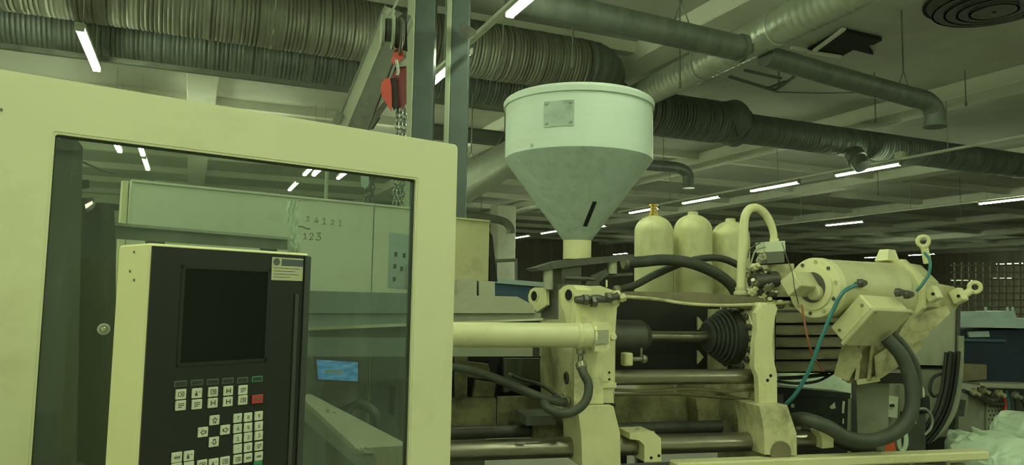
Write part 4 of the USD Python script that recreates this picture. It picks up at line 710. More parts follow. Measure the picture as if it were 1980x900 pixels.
# hoses: every one a thing of its own
def hose(name, label, pts, r, mat=rubber, rib=0.0, ends=True, k=14, category='hose'):
    t = T(name, label, category, pts[0]); s = spline_pts(pts, 12 if not rib else 26)
    part(t, 'hose', tube(s, r if not rib else [r - (rib if i % 2 else 0) for i in range(len(s))], k, spline=False), mat, smooth=60)
    if ends:
        for a, b in ((0, 1), (-1, -2)): p = np.array(pts[a], float); ax = nrm(np.array(pts[b]) - p); part(t, 'coupling', lathe([(r * 1.1, 0), (r * 1.25, 0.006), (r * 1.25, 0.03), (r * 1.05, 0.036)], p - ax * 0.005, ax, 14), bolt_m)
    return t
Q = lambda Y, *a: [P(x, y, Y) for x, y in a]
hose('black_hose', 'thick black hose arching across the fronts of the gas cylinders', Q(4.42, (1205, 508), (1235, 507), (1285, 503), (1335, 509), (1380, 527), (1410, 548), (1428, 574)), 0.037, rubber_dusty)
hose('black_hose', 'thinner black hose crossing behind the arching one at the gas cylinders', Q(4.52, (1190, 562), (1225, 553), (1270, 530), (1330, 506), (1385, 499), (1425, 512), (1445, 530)), 0.024, rubber_dusty)
hose('black_hose', 'black looped hose hanging below the cream hydraulic cylinder', [P(x, y, Y) for x, y, Y in ((1123, 704, 3.53), (1128, 722, 3.5), (1138, 745, 3.48), (1133, 775, 3.46), (1112, 795, 3.46), (1085, 800, 3.46), (1060, 790, 3.5), (1054, 778, 3.6), (1085, 772, 3.72))], 0.022, rubber_dusty)
hose('black_hose', 'long black hose slanting down from the door to the front platen', [P(x, y, Y) for x, y, Y in ((838, 706, 3.78), (885, 712, 3.75), (930, 722, 3.72), (985, 742, 3.66), (1035, 764, 3.6), (1078, 778, 3.62), (1096, 776, 3.7))], 0.020, rubber_dusty)
hose('black_hose', 'dirty hose lying under the slanting one left of the platen', [P(x, y, Y) for x, y, Y in ((960, 735, 3.95), (1000, 756, 3.9), (1040, 768, 3.85), (1075, 776, 3.8), (1094, 783, 3.72))], 0.013, rubber)
hose('black_hose', 'thin hose curling against the dirty side of the platen', [P(x, y, Y) for x, y, Y in ((985, 725, 4.2), (1010, 735, 4.1), (1045, 745, 3.95), (1075, 765, 3.82), (1090, 782, 3.74))], 0.010, rubber)
hose('thick_hose', 'thick grey hose looping from the oil motor down to the bed rail', [D(x, y, d) for x, y, d in ((1714, 655, 4.22), (1744, 690, 4.18), (1762, 740, 4.15), (1762, 795, 4.12), (1738, 832, 4.1), (1690, 852, 4.08), (1640, 848, 4.06), (1600, 826, 4.06), (1560, 812, 4.1), (1535, 812, 4.2))], 0.040, rubber_dusty, 0.0015, False, 18)
hose('black_hose', 'black hose under the thick grey one along the bed', [D(x, y, d) for x, y, d in ((1536, 826, 4.24), (1580, 832, 4.22), (1640, 862, 4.2), (1700, 862, 4.2))], 0.03, rubber)
hose('grey_hose', 'grey hose bundle coming down from the motor beside the loop', [D(x, y, d) for x, y, d in ((1722, 640, 4.3), (1750, 672, 4.28), (1772, 712, 4.26), (1776, 770, 4.25))], 0.022, rubber_dusty, 0, False)
hose('teal_hose', 'thin teal air hose hanging from the motor flange across the slats', [D(x, y, d) for x, y, d in ((1655, 552, 4.05), (1630, 566, 4.0), (1612, 598, 4.0), (1590, 650, 4.0), (1565, 715, 4.02), (1540, 760, 4.05), (1520, 782, 4.1))], 0.011, teal_hose, 0, False, 10)
hose('teal_hose', 'short teal air hose curving over the motor end bell', [D(x, y, d) for x, y, d in ((1788, 490, 4.45), (1798, 505, 4.4), (1796, 530, 4.38), (1782, 552, 4.37), (1772, 564, 4.38))], 0.009, teal_hose, 0, False, 10)
hose('red_wire', 'thin rusty red wire hanging from the square shaft', [D(x, y, d) for x, y, d in ((1550, 590, 4.1), (1555, 620, 4.08), (1562, 655, 4.06), (1572, 688, 4.08), (1592, 718, 4.15))], 0.006, red_wire, 0, False, 8, 'wire')
hose('thin_wire', 'thin dark wire running from the valve block past the square shaft', [D(x, y, d) for x, y, d in ((1512, 470, 4.12), (1522, 500, 4.06), (1532, 528, 3.98), (1536, 556, 3.9), (1544, 588, 3.96))], 0.0028, steel_dark, 0, False, 6, 'wire')
hose('black_cable', 'thin black cable sagging in front of the pale plastic sheet', Q(4.66, (1502, 738), (1540, 742), (1580, 738), (1612, 722)), 0.010, rubber, 0, False, 8, 'cable')
hose('black_cable', 'black cable on top of the pale plastic sheet', Q(4.68, (1505, 732), (1550, 730), (1600, 724)), 0.014, rubber, 0, False, 8, 'cable')

# things on the floor behind the machine
sh = T('plastic_sheet', 'pale plastic sheet draped over the black crate', 'sheet', P(1570, 745, 5.2))
vs = []; fs = []; nx, ny = 22, 10
for i in range(nx + 1):
    for j in range(ny + 1):
        x = 1508 + 180 * i / nx; top = 712 + 10 * math.sin(i * .7) + (0 if i < 12 else (i - 12) * 3.2); y = top + (770 - top) * j / ny; p = P(x, y, 5.25 - 0.12 * j / ny + 0.006 * math.sin(i * 0.9 + j * .5) + 0.01 * math.sin(i * 0.35)); vs.append(p)
for i in range(nx):
    for j in range(ny): a = i * (ny + 1) + j; fs.append((a, a + ny + 1, a + ny + 2)); fs.append((a, a + ny + 2, a + 1))
vs = np.array(vs); n = len(vs); back = vs + V(0, 0.012, 0); part(sh, 'sheet', trimesh.Trimesh(np.vstack([vs, back]), fs + [(c + n, b + n, a + n) for a, b, c in fs], process=False), plastic_white, smooth=60)
cr_ = T('plastic_crate', 'black plastic crate with white stickers behind the rear platen leg', 'crate', P(1575, 850, 5.0))
YC = 5.0
part(cr_, 'body', fprism([(1515, 752), (1640, 764), (1638, 850), (1640, 905), (1515, 905)], YC, YC + 0.4), crate_m); part(cr_, 'rim', fprism([(1500, 748), (1645, 761), (1644, 772), (1500, 762)], YC - 0.025, YC + 0.42), crate_m)
for pts in ([(1604, 788), (1614, 778), (1616, 790), (1608, 792)], [(1629, 776), (1634, 777), (1632, 800), (1628, 800)], [(1629, 808), (1632, 808), (1632, 820), (1629, 820)], [(1530, 782), (1536, 782), (1536, 789), (1530, 789)]): part(cr_, 'sticker', fprism(pts, YC - 0.006, YC - 0.001), white_box)
for i in range(3): part(cr_, 'rib', fprism([(1518, 800 + 22 * i), (1638, 806 + 20 * i), (1638, 810 + 20 * i), (1518, 804 + 22 * i)], YC - 0.012, YC), crate_m)

# grey electrical cabinet
YE = 5.6
ec = T('electrical_cabinet', 'grey electrical cabinet standing behind the oil motor', 'cabinet', P(1760, 900, YE))
part(ec, 'upper_box', fprism([(1660, 560), (1852, 566), (1852, 708), (1660, 704)], YE, YE + 0.5), cab_grey); part(ec, 'lower_box', fprism([(1640, 712), (1856, 714), (1848, 880), (1640, 880)], YE + 0.05, YE + 0.5), cab_low); part(ec, 'joint', fprism([(1660, 704), (1852, 708), (1852, 714), (1660, 712)], YE + 0.03, YE + 0.5), dark_hole)
part(ec, 'vent', fprism([(1846, 776), (1868, 775), (1864, 806), (1843, 806)], YE - 0.0, YE + 0.08), steel_dark); part(ec, 'plinth', fprism([(1760, 850), (1852, 848), (1852, 905), (1760, 905)], YE - 0.03, YE + 0.5), black)
part(ec, 'side_column', fprism([(1852, 560), (1858, 562), (1852, 880), (1846, 880)], YE - 0.02, YE + 0.45), steel_dark)
part(ec, 'left_panel', fprism([(1600, 740), (1700, 738), (1690, 905), (1600, 905)], YE - 0.1, YE + 0.04), cab_grey)
sw = T('switch_box', 'small cream rotary switch box left of the thick hose loop', 'switch', P(1722, 786, 5.2))
part(sw, 'plate', fprism([(1708, 765), (1737, 768), (1735, 809), (1707, 806)], 5.2, 5.26), white_box); part(sw, 'dial', lathe([(0.03, 0), (0.03, 0.008), (0.026, 0.012)], P(1724, 785, 5.2), -YY, 24), white_box); part(sw, 'knob', bx(P(1725, 785, 5.185), (0.04, 0.02, 0.022), ch=0.004), black); part(sw, 'bracket', fprism([(1690, 745), (1740, 745), (1740, 830), (1690, 840)], 5.262, 5.29), cab_low); part(sw, 'bracket_leg', fprism([(1700, 838), (1716, 838), (1716, 910), (1700, 910)], 5.262, 5.29), cab_low)
for i, dx in enumerate((0, 8, 16, 24)):
    hose('corrugated_cable', ['black corrugated cable, leftmost of four in front of the cabinet', 'second black corrugated cable from the left by the cabinet', 'third black corrugated cable from the left by the cabinet', 'black corrugated cable, rightmost of four in front of the cabinet'][i], [P(x, y, 5.35 - .03 * (i % 2)) for x, y in ((1830 + dx, 682 - 2 * (i % 2)), (1826 + dx, 720), (1820 + dx, 760), (1806 + dx * 1.1, 800), (1784 + dx * 1.2, 835), (1766 + dx, 860))], 0.018, black, 0.003, False, 10, 'cable')
hose('grey_conduit', 'grey conduit curving down at the right of the corrugated cables', [P(x, y, 5.4) for x, y in ((1858, 650), (1856, 720), (1848, 780), (1830, 820), (1800, 850), (1770, 862))], 0.026, cab_low, 0, False)
hose('black_cable', 'black cable ring standing out left of the corrugated cables', Q(5.5, (1826, 722), (1806, 730), (1798, 750), (1804, 766), (1818, 764)), 0.014, rubber, 0, False, 8, 'cable')
hose('grey_cable', 'thin pale cable looping beside the hydraulic valve post', Q(5.1, (1772, 792), (1790, 792), (1802, 808), (1800, 828), (1788, 842)), 0.011, galv, 0, False, 8, 'cable')
vp = T('valve_post', 'small upright valve post with an elbow between hose loop and cables', 'valve', P(1768, 850, 5.15))
part(vp, 'cap', fprism([(1762, 722), (1778, 724), (1778, 740), (1762, 738)], 5.12, 5.18), white_box); part(vp, 'band', fprism([(1760, 738), (1780, 740), (1780, 746), (1760, 746)], 5.11, 5.19), black); part(vp, 'elbow', tube(Q(5.15, (1768, 748), (1776, 748), (1782, 754), (1783, 768)), 0.02, 12), cream)
part(vp, 'bar', fprism([(1763, 755), (1773, 755), (1772, 820), (1761, 820)], 5.12, 5.16), cab_grey); part(vp, 'eye', ringm(P(1766, 813, 5.11), YY, 0.014, 0.006, 16), galv); part(vp, 'valve_body', bx(P(1784, 782, 5.2), (0.09, 0.08, 0.14), ch=0.012), black); part(vp, 'post', fprism([(1756, 800), (1790, 800), (1790, 905), (1756, 905)], 5.2, 5.3), steel_dark)
oc = T('orange_fitting', 'small bright orange fitting on the bed rail under the hose loop', 'fitting', P(1722, 868, 3.9)); part(oc, 'body', hull([P(x, y, Y) for x, y in ((1712, 858), (1730, 856), (1733, 872), (1712, 874)) for Y in (3.85, 3.93)]), orange_m); part(oc, 'nut', lathe([(0.018, 0), (0.02, 0.008), (0.015, 0.02)], P(1716, 858, 3.89), Zu, 6), orange_m)
ch_ = T('coiled_cord', 'small coil of white cord beside the orange fitting', 'cord', P(1745, 868, 4.0))
for i in range(3): part(ch_, 'loop', tube([P(1743 + 7 * math.cos(t) + i * 2, 852 + 20 * math.sin(t), 4.0 + 0.02 * i) for t in np.linspace(0, 2 * math.pi, 20, endpoint=False)], 0.008, 8, closed=True, spline=False), plastic_white)

# dark blue machine, lattice and sacks at the right edge
YN = 6.0
nv = T('blue_moulding_machine', 'dark navy machine with a pale top plate at the right edge', 'machine', P(1930, 900, YN))
part(nv, 'top_plate', fprism([(1850, 614), (2060, 618), (2060, 637), (1850, 633)], YN - 0.1, YN + 0.5), pale_top, 'pale top plate'); part(nv, 'cover', fprism([(1902, 604), (1962, 602), (1966, 616), (1898, 616)], YN, YN + 0.3), pale_top)
for x in (1906, 1948, 1958): part(nv, 'top_pin', cyl(P(x, 606, YN + .05), P(x, 594, YN + .05), 0.012, 10), pale_top)
part(nv, 'body', fprism([(1856, 640), (2060, 636), (2060, 746), (1905, 742), (1858, 740)], YN, YN + 0.7), navy, 'navy blue body'); part(nv, 'name_plate', fprism([(1872, 642), (1912, 641), (1914, 652), (1874, 653)], YN - 0.02, YN), pale_top); part(nv, 'edge_strip', fprism([(1856, 655), (1945, 657), (1945, 662), (1856, 660)], YN - 0.03, YN), blue_paint)
part(nv, 'block', fprism([(1862, 704), (1908, 706), (1908, 734), (1862, 738)], YN - 0.12, YN), rail_brown); part(nv, 'tray', fprism([(1895, 741), (2060, 746), (2060, 752), (1895, 746)], YN - 0.2, YN + 0.3), grey_plate)
part(nv, 'lower_frame', fprism([(1872, 760), (1910, 765), (1908, 905), (1872, 905)], YN + 0.05, YN + 0.2), cab_low); part(nv, 'perforated_panel', fprism([(1908, 765), (1945, 770), (1943, 850), (1906, 848)], YN + 0.03, YN + 0.08), cab_low); part(nv, 'back_frame', fprism([(1905, 752), (2060, 756), (2060, 905), (1905, 905)], YN + 0.3, YN + 0.4), steel_dark)
for i in range(5):
    for j in range(8): p = P(1912 + 6.5 * i + (3 if j % 2 else 0), 778 + 8.5 * j, YN + 0.03); part(nv, 'perforation', bx(p, (0.014, 0.004, 0.014), [nrm(XX + Zu), YY, nrm(Zu - XX)], 0.001), dark_hole)
for x, y, r in ((1878, 756, .03), (1896, 752, .03), (1926, 758, .035), (1958, 762, .03), (1972, 765, .028), (1912, 762, .03)): part(nv, 'fitting', lathe([(r, 0), (r * 1.15, 0.012), (r * 1.15, 0.04), (r * 0.6, 0.05), (r * 0.6, 0.09)], P(x, y, YN - 0.06) , nrm(V(.3, -1, -.4)), 8), [cream_dirty, steel_dark, galv][int(x) % 3])
for (pts, r, m_, s) in (([(1862, 756), (1890, 768), (1915, 780), (1940, 782)], .02, rubber, 'black hose sagging below the tray of the navy machine'), ([(1945, 755), (1950, 790), (1946, 830), (1952, 842)], .018, teal_hose, 'teal hose hanging under the right of the navy machine'), ([(1962, 760), (1966, 800), (1958, 835)], .016, rubber, 'black hose hanging at the right edge under the navy machine'), ([(1942, 770), (1944, 788), (1940, 806)], .02, key_red, 'short red hose among the fittings of the navy machine'), ([(1975, 770), (1985, 800), (1970, 825), (1955, 815)], .016, rubber, 'black hose curling at the right edge above the sacks')):
    hose('machine_hose', s, Q(YN - 0.03, *pts), r, m_, 0, False, 10)
lt = T('lattice_screen', 'brown metal lattice screen standing behind the navy machine', 'screen', P(1930, 610, 9.0))
YL = 9.0
for i in range(13): x = 1846 + 14 * i; part(lt, 'upright_bar', fprism([(x, 508), (x + 3, 508), (x + 3, 640), (x, 640)], YL, YL + 0.02), lattice_m)
for j in range(9): y = 512 + 13.5 * j; part(lt, 'cross_bar', fprism([(1840, y), (2030, y), (2030, y + 3), (1840, y + 3)], YL - 0.02, YL), lattice_m)
part(lt, 'foot', fprism([(1846, 636), (1856, 636), (1856, 845), (1846, 845)], YL, YL + 0.05), lattice_m); part(lt, 'foot', fprism([(2010, 636), (2020, 636), (2020, 845), (2010, 845)], YL, YL + 0.05), lattice_m)
def sack(label, cx, cy, Y, w, h, d, seed):
    m = trimesh.creation.icosphere(5); v = np.array(m.vertices); n0 = v.copy()
    v = np.sign(v) * np.abs(v) ** 0.5                                  # a slumped, squarish bag
    rid = 1 - 2 * np.abs(meshkit.fbm(n0 * 1.7 + seed * 5.3, 3) - 0.5) * 2; fine = meshkit.fbm(n0 * V(5, 5, 2.5) + seed, 3) - 0.5
    v = v * (0.9 + 0.11 * rid[:, None] + 0.05 * fine[:, None]); v[:, 2] += 0.22 * np.sin(n0[:, 0] * 2.3 + seed) * (n0[:, 2] > 0) * n0[:, 2]
    c = P(cx, cy, Y); v = v * V(w / 2, d / 2, h / 2) + c
    t = T('plastic_sack', label, 'sack', c - Zu * h / 2); part(t, 'bag', trimesh.Trimesh(v, m.faces, process=False), plastic_white, smooth=40)
    top = v[np.argmax(v[:, 2] + 0.3 * v[:, 0] * ((-1) ** seed))]; part(t, 'tied_neck', lathe([(0.05, -0.05), (0.028, 0.0), (0.045, 0.02), (0.05, 0.03)], top, nrm(V(.3, -.3, 1)), 14), plastic_white)
sack('pale plastic sack, large one at the bottom right corner', 1925, 925, 4.25, 0.46, 0.50, 0.5, 1); sack('pale plastic sack at the very right edge in front of the navy machine', 2000, 882, 5.0, 0.6, 0.62, 0.45, 2); sack('pale plastic sack behind the end of the cream bed rail', 1885, 888, 5.05, 0.30, 0.46, 0.4, 4)

# far blue machine left of the hopper neck
fb = T('blue_machine', 'blue machine with a pale top edge far behind the hopper slide', 'machine', atdep(1005, 570, 8.0))
def dprm(px, dep, th): q = [(lambda p: (p @ L, p[2]))(atdep(x, y, dep)) for x, y in px]; return prism(q, E * (dep + th), L, Zu, th)
part(fb, 'body', dprm([(955, 546), (1070, 556), (1070, 640), (955, 640)], 8.0, 0.8), blue_paint); part(fb, 'top_edge', dprm([(950, 538), (1070, 548), (1070, 557), (950, 547)], 7.95, 0.9), pale_top)
part(fb, 'support', dprm([(960, 640), (1065, 640), (1065, 815), (960, 815)], 8.2, 0.4), steel_dark); part(fb, 'pipe_rail', tube([atdep(958, 505, 8.3), atdep(1000, 503, 8.3)], 0.02, 8), grey_dark); part(fb, 'rail_post', tube([atdep(998, 503, 8.3), atdep(998, 545, 8.3)], 0.02, 8), grey_dark); part(fb, 'rail_post', tube([atdep(958, 505, 8.3), atdep(958, 545, 8.3)], 0.02, 8), grey_dark)

# ------------------------------------------------------------------ rear guard panels (seen through and right of the door)
gp = D(947, 480, 4.95)
def gq(x, y): p = onp(x, y, gp, dn) - gp; return (p @ dd, p[2])
def gprism(px, y0, y1): q = [gq(x, y) for x, y in px]; return prism(q, gp - dn * y1, dd, Zu, (y1 - y0) * (1 if np.cross(dd, Zu) @ dn > 0 else -1))
gx = [gq(250, 400)[0], gq(722, 450)[0], gq(852, 450)[0], gq(947, 450)[0]]; gzt = gq(947, 430)[1]; gz0 = 0.12 - gp[2]
def grect(x0, x1, z0, z1, y0, y1): return prism([(x0, z0), (x1, z0), (x1, z1), (x0, z1)], gp - dn * y1, dd, Zu, (y1 - y0) * (1 if np.cross(dd, Zu) @ dn > 0 else -1))
for i, s in enumerate(('pale rear guard panel with faded handwritten figures, left of the seam', 'pale rear guard panel carrying the blue grey notice', 'cream rear guard cabinet showing between door and hopper')):
    g_ = T('rear_guard', s, 'guard panel', gp + dd * (gx[i] + gx[i + 1]) / 2 + Zu * (0.0 - gp[2])); g0, g1 = gx[i] + 0.004, gx[i + 1] - 0.004
    zt_i = gq(722, 398)[1] if i < 2 else gzt
    part(g_, 'panel', grect(g0, g1, gz0, zt_i, 0, 0.05), guard_m if i < 2 else cream); part(g_, 'top_edge', grect(g0, g1, zt_i, zt_i + 0.012, -0.01, 0.06), guard_m if i < 2 else cream)
    for s_ in (g0 + 0.06, g1 - 0.06): part(g_, 'foot', grect(s_ - 0.04, s_ + 0.04, -gp[2], gz0, 0, 0.05), steel_dark)
    zl = gq(700, 668)[1]; part(g_, 'lower_panel', grect(g0 + 0.01, g1 - 0.01, gz0 + 0.02, zl, -0.015, 0.0), dark_blue_grey if i < 2 else cab_low, 'dark lower panel' if i < 2 else None)
    if i == 1: part(g_, 'slot', gprism([(752, 745), (762, 746), (760, 802), (750, 800)], -0.02, -0.014), black)
    if i == 0:
        for ln, xs, y, hgt in (('34121', (595, 612, 627, 643, 658), 424, 0.034), ('123', (590, 602, 616), 457, 0.04)):
            for j, c_ in enumerate(ln):
                p = onp(xs[j], y + (2 * j if hgt < .036 else 0.5 * j), gp + dn * 0.0005, dn); part(g_, 'handwriting', text(c_, p, nrm(dd + Zu * 0.12), Zu, hgt * (1 + .12 * ((j * 7) % 3 - 1)), 0.001), ink)
        q = [onp(x, y, gp + dn * 0.001, dn) for x, y in ((562, 436), (570, 433), (576, 438), (584, 438), (592, 442), (600, 443))]; part(g_, 'scribble', tube(q, 0.0035, 5), ink)
    if i == 1:
        n0 = part(g_, 'notice', gprism([(753, 450), (815, 458), (815, 560), (750, 556)], -0.004, 0.0), notice_m, 'blue grey notice sheet')
        for x, y in ((765, 492), (781, 494), (795, 494), (763, 515), (776, 520), (762, 540)): part(g_, 'notice_mark', gprism([(x - 3, y - 4), (x + 3, y - 4), (x + 2, y + 5), (x - 3, y + 5)], -0.006, -0.004), legend_in, under=n0)
        part(g_, 'latch', gprism([(784, 512), (802, 514), (802, 556), (783, 556)], -0.02, 0.0), cab_low)
    if i == 2: part(g_, 'edge_strip', gprism([(947, 450), (952, 455), (962, 545), (947, 545)], 0.0, 0.08), black)
gpole = T('guard_post', 'thin pale post at the left end of the rear guard', 'post', V(*(gp + dd * (gx[0] - 0.03))[:2], 0)); part(gpole, 'post', grect(gx[0] - 0.04, gx[0] - 0.015, -gp[2], gq(250, 352)[1], -0.03, 0.02), cream); part(gpole, 'base', grect(gx[0] - 0.09, gx[0] + 0.03, -gp[2], -gp[2] + 0.01, -0.06, 0.05), steel_dark)
# pole standing above the guard
tp = T('thin_pole', 'thin pale pole rising above the rear guard in the pane', 'pole', V(*D(630, 360, 5.4)[:2], 0)); pp = D(630, 390, 5.4); part(tp, 'pole', cyl(V(pp[0], pp[1], 0), V(pp[0], pp[1], 2.46), 0.013, 12), post_light); part(tp, 'foot', cyl(V(pp[0], pp[1], 0), V(pp[0], pp[1], 0.02), 0.08, 20), steel_dark)

# dark column added in place of the dark reflections at the left of the pane
dm = T('reflection_column', 'added dark column with a small lit lamp, standing for a reflection in the pane', 'machine', V(*D(130, 800, 2.5)[:2], 0))
def dh(px, da, db): return hull([D(x, y, d) for x, y in px for d in (da, db)])
part(dm, 'column', dh([(96, 262), (118, 258), (146, 266), (160, 284), (158, 330), (152, 360), (152, 420), (148, 900), (40, 900), (60, 500)], 2.45, 2.6), column_dark); part(dm, 'column_foot', bx(V(*D(100, 700, 2.52)[:2], 0.46), (0.2, 0.2, 0.92), FR, 0.01), column_dark)
part(dm, 'head_cover', dh([(100, 262), (125, 259), (148, 268), (158, 284), (150, 292), (102, 288)], 2.42, 2.46), column_dark)
for x, y in ((113, 261), (116, 267), (122, 262)): p = D(x, y, 2.41); part(dm, 'bolt', lathe([(0.006, 0), (0.006, 0.005), (0.003, 0.008)], p, nrm(eye - p), 10), chrome)
part(dm, 'bracket', dh([(155, 348), (172, 348), (173, 364), (156, 366)], 2.5, 2.58), column_dark); part(dm, 'arm', dh([(150, 384), (180, 382), (186, 392), (180, 405), (152, 420)], 2.5, 2.58), column_dark); part(dm, 'lit_lamp', dh([(164, 396), (178, 389), (180, 394), (166, 404)], 2.47, 2.5), indicator, 'small lit lamp')
part(dm, 'housing', dh([(150, 398), (190, 392), (220, 394), (222, 440), (224, 470), (224, 900), (140, 900)], 2.62, 2.9), column_dark); part(dm, 'plug', dh([(220, 394), (230, 396), (230, 407), (220, 408)], 2.65, 2.75), column_dark); part(dm, 'housing_foot', bx(V(*D(180, 700, 2.8)[:2], 0.44), (0.24, 0.2, 0.88), FR, 0.01), column_dark)
q = [D(x, y, 2.48) for x, y in ((100, 545), (112, 520), (125, 500), (138, 488))]; part(dm, 'cable', tube(q, 0.006, 8), rubber); q = [D(x, y, 2.47) for x, y in ((108, 524), (120, 512), (126, 516), (114, 528))]; part(dm, 'clip', tube(q, 0.006, 8), galv)
q = [D(x, y, 2.55) for x, y in ((156, 312), (180, 322), (205, 331), (222, 334))]; part(dm, 'signal_rod', tube(q, 0.004, 6), column_dark)
cbm = T('cross_rail', 'dark horizontal rail running behind the top of the control console', 'rail', V(*D(390, 445, 3.2)[:2], 0)); a, b = D(216, 446, 2.95), D(556, 466, 3.42)
b = V(b[0], b[1], b[2]); part(cbm, 'rail', hull([D(x, y, d) for x, y, d in ((216, 432, 2.95), (216, 462, 2.95), (556, 462, 3.42), (556, 484, 3.42), (216, 432, 3.05), (216, 462, 3.05), (556, 462, 3.52), (556, 484, 3.52))]), grey_dark); part(cbm, 'rail_cap', hull([D(x, y, d) for x, y, d in ((216, 430, 2.93), (216, 436, 2.93), (556, 459, 3.40), (556, 464, 3.40), (216, 430, 3.06), (556, 459, 3.53))]), galv)
for x, d in ((300, 3.1), (520, 3.42)): p = D(x, 470, d); part(cbm, 'leg', bx(V(p[0], p[1], 0.87), (0.06, 0.06, 1.74), FR, 0.006), grey_dark)
# monitor with a blue screen, chute
mo = T('small_monitor', 'small monitor with a blue lit screen right of the console', 'monitor', D(652, 740, 3.3))
part(mo, 'casing', dh([(606, 690), (698, 696), (698, 744), (610, 738)], 3.30, 3.36), black); part(mo, 'screen', dh([(612, 696), (692, 701), (692, 738), (615, 734)], 3.292, 3.299), screen_blue, 'blue lit screen'); part(mo, 'text_block', dh([(628, 716), (662, 718), (662, 723), (628, 721)], 3.288, 3.292), galv); part(mo, 'stand', dh([(630, 738), (690, 742), (690, 775), (650, 790), (618, 770)], 3.32, 3.45), steel_dark); part(mo, 'post', bx(V(*D(655, 760, 3.5)[:2], 0.53), (0.08, 0.08, 1.06), FR, 0.01), steel_dark)
cht = T('sloping_chute', 'dusty grey chute sloping down behind the bottom of the pane', 'chute', D(700, 860, 2.8))
ct = [D(580, 766, 3.15), D(600, 762, 3.25), D(792, 862, 2.72), D(690, 868, 2.60)]
ct2 = [D(576, 796, 3.1), D(682, 885, 2.58)]
part(cht, 'top', hull(ct + [p - Zu * 0.02 for p in ct]), chute_m); part(cht, 'side', hull([ct[0] - Zu * 0.02, ct[3] - Zu * 0.02, ct[0] - Zu * 0.09, ct[3] - Zu * 0.06, ct[1] - Zu * 0.06, ct[2] - Zu * 0.06]), grey_dark)
eb = D(738, 900, 2.68); part(cht, 'end_box', hull([D(x, y, d) for x, y in ((686, 868), (790, 862), (795, 1010), (690, 1010)) for d in (2.64, 2.78)]), chute_m)
part(cht, 'leg', bx(V(eb[0], eb[1], 0.36), (0.14, 0.12, 0.72), FR, 0.01), grey_dark); p = D(592, 800, 3.2); part(cht, 'leg', bx(V(p[0], p[1], 0.5), (0.06, 0.06, 1.0), FR, 0.006), grey_dark)
for pts in (((686, 866), (698, 872), (708, 864)), ((698, 866), (706, 874), (716, 876)), ((780, 864), (790, 858), (798, 856))): part(cht, 'loose_wire', tube([D(x, y, 2.59) for x, y in pts], 0.003, 6), galv)
for x, y, s in ((634, 795, 'a'), (646, 800, 'b')): part(cht, 'bolt', lathe([(0.008, 0), (0.006, 0.006)], D(x, y, 2.98), Zu, 8), bolt_m)

# ------------------------------------------------------------------ crane with chain hoist behind the door
def hbeam(t, x0, x1, dep, split, z1=4.4, nm='post'):
    a, b = D(x0, 200, dep), D(x1, 200, dep); c = (a + b) / 2; w = np.linalg.norm((b - a)[:2]); ax = [cr * 1.0, fw, Zu]; u = nrm(V(cr[0], cr[1], 0)); v = np.cross(Zu, u)
    fwid = w * split
    part(t, 'light_flange', bx(V(c[0], c[1], z1 / 2) - u * (w / 2 - fwid / 2) , (fwid, w * 0.9, z1), [u, v, Zu], 0.004), post_light, 'pale edge flange')
    part(t, 'web', bx(V(c[0], c[1], z1 / 2) + u * fwid / 2 + v * 0.02, (w - fwid, w * 0.8, z1), [u, v, Zu], 0.004), grey_post, 'grey web'); part(t, 'base_plate', bx(V(c[0], c[1], 0.01), (w * 1.25, w * 1.25, 0.02), [u, v, Zu], 0.004), steel_dark)
cp1 = T('crane_post', 'wide grey steel crane post behind the hoist, left of the bright lamp', 'post', V(*D(812, 300, 5.6)[:2], 0)); hbeam(cp1, 786, 838, 5.6, 0.27)
cp2 = T('crane_post', 'dark steel crane post right of the bright lamp', 'post', V(*D(880, 300, 5.6)[:2], 0)); hbeam(cp2, 861, 905, 5.6, 0.22)
part(cp2, 'shoulder', dh([(888, 44), (902, 47), (920, 58), (922, 66), (908, 74), (890, 72)], 5.45, 5.54), steel_dark); part(cp2, 'lamp_stub', dh([(908, 96), (914, 92), (914, 104), (909, 106)], 5.42, 5.54), galv)
br = T('crane_brace', 'slanting grey crane brace running down left from the pulley', 'brace', V(*D(650, 240, 4.6)[:2], 1.2))
a0_, a1_ = D(652, 306, 5.15), D(766, 26, 5.32); axb = nrm(a1_ - a0_); ub = -nrm(np.cross(axb, fw)); vb_ = np.cross(ub, axb); lb = np.linalg.norm(a1_ - a0_)
mid = (a0_ + a1_) / 2
part(br, 'top_flange', bx(mid - ub * 0.005, (lb, 0.10, 0.014), [axb, vb_, ub], 0.003) if 0 else bx(mid - ub * 0.075, (lb, 0.16, 0.012), [axb, vb_, ub], 0.003), grey_dark); part(br, 'pale_face', bx(mid - ub * 0.035 - vb_ * 0.0, (lb, 0.13, 0.075), [axb, vb_, ub], 0.004), post_light, 'pale face'); part(br, 'dark_face', bx(mid + ub * 0.06, (lb, 0.12, 0.13), [axb, vb_, ub], 0.004), grey_dark)
part(br, 'end_plate', dh([(642, 238), (652, 214), (664, 220), (655, 242)], 5.1, 5.2), grey_dark)
part(br, 'tie_strut', hull([D(x, y, d) for x, y in ((690, 262), (705, 268), (752, 200), (744, 194)) for d in (5.0, 5.06)]), grey_dark)
part(br, 'side_plate', dh([(684, 232), (712, 222), (736, 228), (722, 250), (690, 252)], 5.05, 5.1), grey_dark)
hoist = T('chain_hoist', 'red chain hoist hanging beside the wide crane post', 'hoist', D(760, 260, 4.9))
hd = nrm(V(cr[0], cr[1], 0)); DH = 4.95
def disc(x, y, r, w, m_, nm='trolley_wheel'): p = D(x, y, DH - 0.12); part(hoist, nm, lathe([(r * .5, -0.004), (r * .9, -0.004), (r, 0), (r, w), (r * .9, w + .004), (r * .5, w + .004)], p, nrm(hd + 0.25 * fw), 28), m_)
